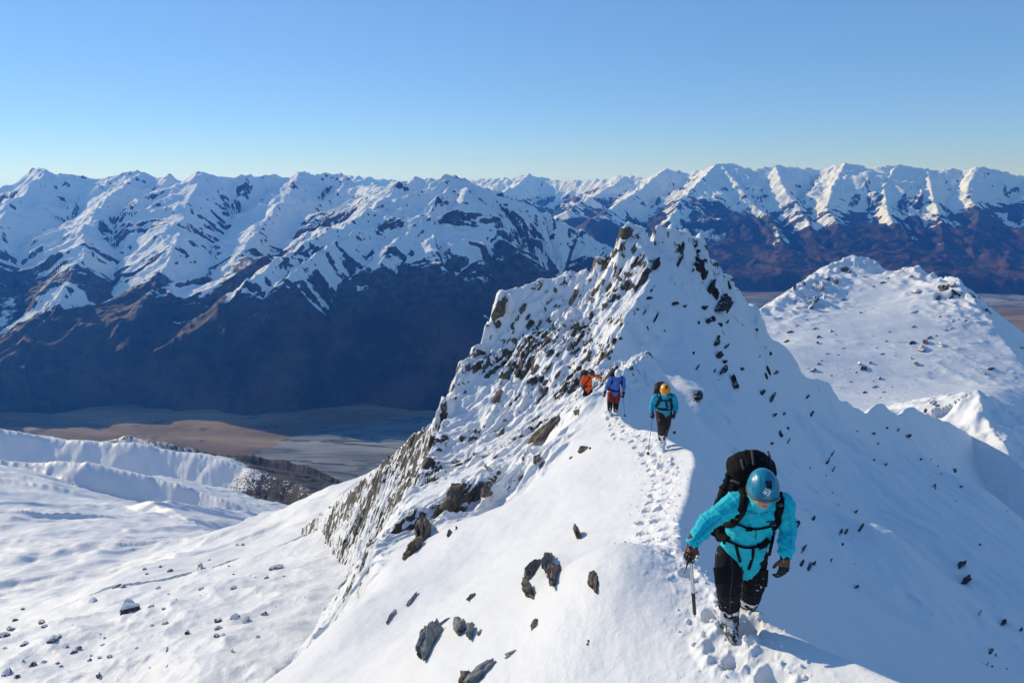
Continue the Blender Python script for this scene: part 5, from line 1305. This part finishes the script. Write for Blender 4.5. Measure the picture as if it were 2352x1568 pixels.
# buckles, lid strap and a compression strap that catch the light
bm = bmesh.new()
for x, y in ((630, 600), (905, 640), (668, 470), (950, 520), (820, 806)):
    q_ = drape(bv, [(x, y, -.4)], k1, Y1, .03)[0]; add_box(bm, q_, [w1['sh'], w1['f'], w1['up']], (.020, .006, .012), .003)
bm_obj('buckle', bm, M_STEEL, pk)
lidb = bvh_of([c for c in pk.children if c.name.startswith('lid')][0]); sackb = bvh_of([c for c in pk.children if c.name.startswith('sack')][0])
for pts in ([(640, 110, .0), (660, 180, .0), (680, 250, .0)], [(740, 100, .0), (745, 160, 0), (750, 215, .0)], [(860, 105, .0), (870, 150, 0), (880, 210, .0)]):
    bm = bmesh.new(); strap(bm, drape(lidb, pts, k1, Y1, .005), .020, .005); bm_obj('lid_strap', bm, M_GREY, pk)
bm = bmesh.new(); strap(bm, drape(sackb, [(575, 330, .0), (605, 335, -.02), (650, 350, -.02)], k1, Y1, .006), .022, .006); strap(bm, drape(sackb, [(560, 420, .0), (600, 430, -.02), (640, 440, -.02)], k1, Y1, .006), .022, .006); bm_obj('compression_strap', bm, M_GREY, pk)
# zip and small print on the jacket
bm = bmesh.new(); strap(bm, drape(bv, [(765, 700, -.48), (770, 735, -.46), (765, 780, -.42)], k1, Y1, .003), .007, .003); bm_obj('zip', bm, M_PLAST, root1)
bm = bmesh.new(); rr = np.random.default_rng(8); xx = 850.0
while xx < 896:
    dx = rr.uniform(3.2, 5.0); y_ = 648 - (xx - 850) * .24
    strap(bm, drape(bv, [(xx, y_, -.45), (xx + dx * .72, y_ - .6, -.45)], k1, Y1, .003), .010, .002); xx += dx
bm_obj('chest_print', bm, M_PLAST, root1)
bt = bvh_of(tr1)
for pts, w_ in (([(505, 990, -.1), (515, 1060, -.1), (520, 1120, -.1)], .13), ([(815, 1010, .0), (812, 1075, .0), (805, 1130, .0)], .10)):
    bm = bmesh.new(); strap(bm, drape(bt, pts, k1, Y1, .006), w_, .014); bm_obj('pocket', bm, M_PANT, root1)
for pts in ([(566, 860, -.1), (590, 1000, -.2), (575, 1180, -.2), (570, 1330, -.1)], [(660, 960, -.1), (665, 1100, -.05), (660, 1250, .0)]):
    bm = bmesh.new(); strap(bm, drape(bt, pts, k1, Y1, .003), .008, .003); bm_obj('seam', bm, M_GREY, root1)
bm = bmesh.new(); strap(bm, drape(bv, [(700, 560, -.5), (760, 585, -.5), (860, 570, -.5)], k1, Y1, .004), .012, .006); bm_obj('collar_seam', bm, M_TEAL2, root1)
for pts in ([(620, 520, -.35), (560, 560, -.35), (480, 640, -.32), (400, 700, -.3), (330, 770, -.4)], [(1000, 520, -.3), (1035, 640, -.3), (1040, 760, -.35), (1030, 850, -.38)]):
    bm = bmesh.new(); strap(bm, drape(bv, pts, k1, Y1, .002), .006, .003); bm_obj('seam', bm, M_TEAL2, root1)
# ice axe held by the head, spike in the snow
hd = w1['haR']
sp = hit(*k1(303, 1378), hgrid, 3.0); sp = V3(sp)
top = w1['wrR'] + (w1['haR'] - w1['wrR']).normalized() * .125
sp = top + (V3(at(*k1(303, 1378), Y1 - .36)) - top)
ax = empty('ice_axe', sp[:]); tag(ax, 'ice axe with silver shaft and black grip in the gloved hand of the nearest climber', 'ice axe', 'ice axes')
d = (sp - top).normalized()
bm = bmesh.new(); add_tube(bm, [top, top.lerp(sp, .60)], [(.013, .0165), (.013, .0165)], side=(1, 0, 0), n=12, sub=1); bm_obj('shaft', bm, M_ALU, ax)
bm = bmesh.new(); add_tube(bm, [top.lerp(sp, .59), top.lerp(sp, .93)], [(.0155, .019), (.0145, .018)], side=(1, 0, 0), n=12, sub=1); bm_obj('grip', bm, M_PLAST, ax)
bm = bmesh.new(); add_tube(bm, [top.lerp(sp, .92), sp], [.008, .0025], n=8, sub=1); bm_obj('spike', bm, M_STEEL, ax)
bm = bmesh.new(); pd = V3((-.45, -.75, -.15)); pd = (pd - d * pd.dot(d)).normalized()
add_tube(bm, [top - pd * .10 - d * .005, top - pd * .04, top, top + pd * .08 + d * .004, top + pd * .16 + d * .045], [(.028, .004), (.012, .006), (.014, .010), (.011, .006), (.003, .003)], side=d.cross(pd), n=8); bm_obj('axe_head', bm, M_STEEL, ax)

def pole(label, a, b, mat=M_STEEL, r=.008, group='trekking poles', cat='trekking pole'):
    a, b = V3(a), V3(b); o = empty('trekking_pole', b[:]); tag(o, label, cat, group)
    bm = bmesh.new(); add_tube(bm, [a, b], [r, r * .75], n=8, sub=1); bm_obj('shaft', bm, mat, o)
    bm = bmesh.new(); add_tube(bm, [a + (a - b).normalized() * .10, a - (a - b).normalized() * .02], [.016, .014], n=8, sub=1); bm_obj('grip', bm, M_PLAST, o)
    bm = bmesh.new(); q = b + (a - b).normalized() * .07; add_tube(bm, [q, q + (a - b).normalized() * .012], [.045, .03], n=12, sub=1); bm_obj('basket', bm, M_PLAST, o)
# --- second climber, yellow-orange helmet
pf = hit(*k2(1335, 1350), hgrid, 9.0); Y2_ = float(pf[1])
J2 = dict(head=(1367, 520, -.42), shR=(1240, 612, -.20), shL=(1470, 612, -.20), elR=(1188, 715, -.22), elL=(1508, 720, -.22), wrR=(1185, 812, -.34), wrL=(1503, 815, -.34),
          haR=(1192, 880, -.38), haL=(1478, 905, -.38), hipR=(1297, 800, .0), hipL=(1400, 800, .02), knR=(1312, 975, -.16), knL=(1385, 975, .05), anR=(1318, 1260, .0), anL=(1338, 1180, .32), footR=(1322, 1345, .0), footL=(1335, 1250, .34))
root2, w2, jk2, _t = person('climber in blue-green jacket and yellow-orange helmet leaning on two poles', J2, k2, Y2_,
    dict(jacket=M_TEAL2, trousers=M_PLUM, boot=M_BOOT2, glove=M_GLOVE, helmet=(M_HELY, M_HELY)), .012,
    dict(fwd=(-.05, -.97, -.18), up=(0, -.22, .97), toe=(0, -1, 0), thumbR=(.7, -.6, 0), curlR=.9, thumbL=(-.7, -.6, 0), curlL=.9, clip=True, hem=.06, cuff=.7, gait=.5))
bv = bvh_of(jk2)
pk = empty('backpack', (w2['chest'] - w2['f'] * .2)[:]); tag(pk, 'dark navy and red backpack on the back of the climber in the yellow helmet', 'backpack', 'backpacks worn by the climbers')
c0, c1 = pack_sack(pk, w2, 1.0, .165, .6, .13, .12, M_NAVY, .014, .10, shift=-.03)
bm = bmesh.new(); add_tube(bm, [c0.lerp(c1, .5) - w2['sh'] * .165, c1 - w2['sh'] * .15], [.04, .035], n=10); bm_obj('side_pocket', bm, M_PACKRED, pk)
for s_, pts in ((0, [(1290, 560, -.2), (1295, 640, -.35), (1270, 700, -.3), (1235, 740, -.2)]), (1, [(1440, 560, -.2), (1440, 640, -.35), (1445, 700, -.3), (1462, 745, -.2)])):
    bm = bmesh.new(); strap(bm, drape(bv, pts, k2, Y2_, .018), .075, .02); bm_obj('shoulder_strap', bm, M_NAVY, pk)
bm = bmesh.new(); strap(bm, drape(bv, [(1270, 650, -.35), (1370, 662, -.4), (1445, 650, -.35)], k2, Y2_, .014), .03, .01); strap(bm, drape(bv, [(1375, 660, -.4), (1385, 720, -.35), (1400, 760, -.3)], k2, Y2_, .012), .05, .012); bm_obj('chest_strap', bm, M_NAVY, pk)
bm = bmesh.new(); strap(bm, drape(bv, [(1235, 745, -.1), (1290, 765, -.3), (1370, 775, -.32), (1450, 765, -.25), (1475, 745, -.1)], k2, Y2_, .016), .07, .016); bm_obj('hip_belt', bm, M_NAVY, pk)
ta = V3(hit(*k2(1128, 1400), hgrid, 9.0)); pole('dark trekking pole in the right hand of the climber in the yellow helmet', w2['haR'] + V3((0, -.02, 0)), ta)
tb = V3(hit(*k2(1490, 1105), hgrid, 9.0)) if hit(*k2(1490, 1105), hgrid, 9.0) is not None else V3(at(*k2(1490, 1105), Y2_))
if abs(tb.y - Y2_) > 1.5: tb = V3(at(*k2(1490, 1105), Y2_ + .3))
pole('pale trekking pole in the left hand of the climber in the yellow helmet', w2['haL'] + V3((0, -.02, 0)), tb, M_LIME)
# --- third climber, white helmet
pf = hit(*k2(605, 870), hgrid, 16.0); Y3_ = float(pf[1])
J3 = dict(head=(722, 292, -.30), shR=(625, 362, -.10), shL=(788, 362, -.10), elR=(572, 455, -.08), elL=(803, 470, -.08), wrR=(540, 545, -.22), wrL=(797, 560, -.22), haR=(533, 610, -.26), haL=(794, 630, -.26),
          hipR=(628, 560, .0), hipL=(715, 560, .0), knR=(612, 690, -.14), knL=(695, 690, -.04), anR=(607, 810, .0), anL=(688, 815, .14), footR=(607, 862, .0), footL=(688, 862, .15))
root3, w3, jk3, _t = person('climber in cornflower blue shirt, red shorts over black leggings and white helmet', J3, k2, Y3_,
    dict(jacket=M_BLUE, trousers=M_PANT, shorts=M_RED, boot=M_BOOT2, glove=M_GLOVE, helmet=(M_HELW, M_HELW)), .013,
    dict(fwd=(-.12, -.80, -.58), up=(-.05, -.58, .81), toe=(0, -1, 0), thumbR=(.6, -.7, 0), curlR=.7, thumbL=(-.6, -.7, 0), curlL=.9, clip=False, hem=.02, sleeve=.35, gait=.45, gl=.03))
bv = bvh_of(jk3)
pk = empty('backpack', (w3['chest'] - w3['f'] * .2)[:]); tag(pk, 'dark backpack on the back of the climber in the blue shirt', 'backpack', 'backpacks worn by the climbers')
pack_sack(pk, w3, 1.0, .17, .5, .12, .12, M_NAVY, .015, .12, shift=-.05)
for pts in ([(650, 330, -.1), (640, 390, -.25), (622, 430, -.15)], [(770, 325, -.1), (768, 390, -.25), (765, 440, -.15)]):
    bm = bmesh.new(); strap(bm, drape(bv, pts, k2, Y3_, .018), .07, .02); bm_obj('shoulder_strap', bm, M_NAVY, pk)
bm = bmesh.new(); strap(bm, drape(bv, [(600, 500, -.1), (660, 525, -.2), (740, 520, -.1)], k2, Y3_, .016), .08, .016); bm_obj('hip_belt', bm, M_NAVY, pk)
bm = bmesh.new(); strap(bm, drape(bv, [(690, 380, -.25), (692, 420, -.25), (690, 455, -.22)], k2, Y3_, .004), .012, .004); bm_obj('zip', bm, M_WHITE, root3)
a_, b_ = V3(at(*k2(752, 430), Y3_ - .22)), V3(at(*k2(768, 612), Y3_ - .2))
ax = empty('ice_axe', b_[:]); tag(ax, 'ice axe with pale shaft strapped beside the hip of the climber in the blue shirt', 'ice axe', 'ice axes')
bm = bmesh.new(); add_tube(bm, [a_, b_], [.018, .016], n=8, sub=1); bm_obj('shaft', bm, M_ALU, ax)
bm = bmesh.new(); add_tube(bm, [a_ - V3((.10, 0, -.01)), a_, a_ + V3((.09, 0, -.03))], [.01, .018, .006], n=8); bm_obj('axe_head', bm, M_STEEL, ax)
tc = hit(*k2(815, 872), hgrid, 16.0); tc = V3(tc) if tc is not None and abs(tc[1] - Y3_) < 1.5 else V3(at(*k2(815, 872), Y3_ + .2))
pole('thin trekking pole in the left hand of the climber in the blue shirt', w3['haL'], tc)
# --- last climber, orange jacket, half hidden behind the snow lip
pf = hit(*k2(300, 560), hgrid, 20.0); Y4_ = float(min(max(pf[1] + .5, 28.0), 31.0))
J4 = dict(head=(362, 288, -.20), shR=(262, 335, -.05), shL=(352, 330, .0), elR=(226, 410, -.10), elL=(432, 318, .05), wrR=(246, 470, -.28), wrL=(482, 342, .0), haR=(262, 500, -.32), haL=(494, 378, -.02),
          hipR=(280, 510, .10), hipL=(340, 510, .10), knR=(270, 610, -.05), knL=(345, 610, .0), anR=(275, 720, .1), anL=(345, 720, .15), footR=(275, 770, .1), footL=(345, 770, .15))
root4, w4, jk4, _t = person('climber in orange jacket and dark helmet reaching sideways, half hidden behind the snow lip', J4, k2, Y4_,
    dict(jacket=M_ORANGE, trousers=M_PANT, boot=M_BOOT, glove=M_GLOVE, helmet=(M_HELK, M_HELK)), .014,
    dict(fwd=(.62, -.62, -.48), up=(.25, -.35, .90), toe=(.2, -1, 0), thumbR=(.6, -.7, 0), curlR=.9, thumbL=(-.2, -.9, .3), curlL=.5, clip=False, hem=.08))
pk = empty('backpack', (w4['chest'] - w4['f'] * .2)[:]); tag(pk, 'grey backpack on the back of the climber in the orange jacket', 'backpack', 'backpacks worn by the climbers')
pack_sack(pk, w4, .95, .16, .5, .12, .12, M_GREY, .015, .10, shift=-.10)
bv = bvh_of(jk4)
for pts in ([(330, 330, -.1), (325, 370, -.2), (285, 420, -.2), (262, 450, -.1)],):
    bm = bmesh.new(); strap(bm, drape(bv, pts, k2, Y4_, .016), .05, .016); bm_obj('shoulder_strap', bm, M_BLACK, pk)
bm = bmesh.new(); strap(bm, drape(bv, [(255, 470, -.1), (300, 462, -.2), (352, 455, -.05)], k2, Y4_, .016), .07, .016); bm_obj('hip_belt', bm, M_BLACK, pk)
a_, b_ = w4['haR'], V3(at(*k2(215, 610), Y4_ - .5))
ax = empty('ice_axe', b_[:]); tag(ax, 'ice axe with pale shaft in the hand of the climber in the orange jacket', 'ice axe', 'ice axes')
bm = bmesh.new(); add_tube(bm, [a_, b_], [.018, .014], n=8, sub=1); bm_obj('shaft', bm, M_ALU, ax)
bm = bmesh.new(); add_tube(bm, [a_ - V3((.10, .02, -.02)), a_, a_ + V3((.10, -.02, -.03))], [.01, .018, .006], n=8); bm_obj('axe_head', bm, M_STEEL, ax)

# crumbs of snow kicked out along the trail
rr = np.random.default_rng(77); vs, fs = [], []; co_, fc_ = ico(1)
for fx, fy, q in TRAIL:
    for _ in range(14 if fy < 10 else 8):
        a = rr.uniform(0, 2 * math.pi); d = abs(rr.normal(0, .22)) + q * .9; x = fx + math.cos(a) * d; y = fy + math.sin(a) * d; r_ = rr.uniform(.006, .022) * (1 if rr.random() < .85 else 1.7)
        z = float(hgrid(x, y)); b0 = len(vs); sc_ = rr.uniform(.6, 1.3, 3) * r_; j = 1 + rr.normal(0, .18, (len(co_), 1))
        vs += [tuple(v) for v in (co_ * j) * sc_ + np.array((x, y, z + r_ * .25))]; fs += [[b0 + int(i) for i in f] for f in fc_]
me = bpy.data.meshes.new('snow_crumbs'); me.from_pydata(vs, [], fs); me.polygons.foreach_set('use_smooth', np.ones(len(fs), bool))
kk = NT('loose snow'); kk.base(kk.mix(kk.noise(30), (.78, .78, .78), (.83, .83, .83)), .6, .3)
tag(link('snow_crumbs', me, kk.m), 'loose crumbs of snow kicked out beside the footprints', 'snow', kind='stuff')
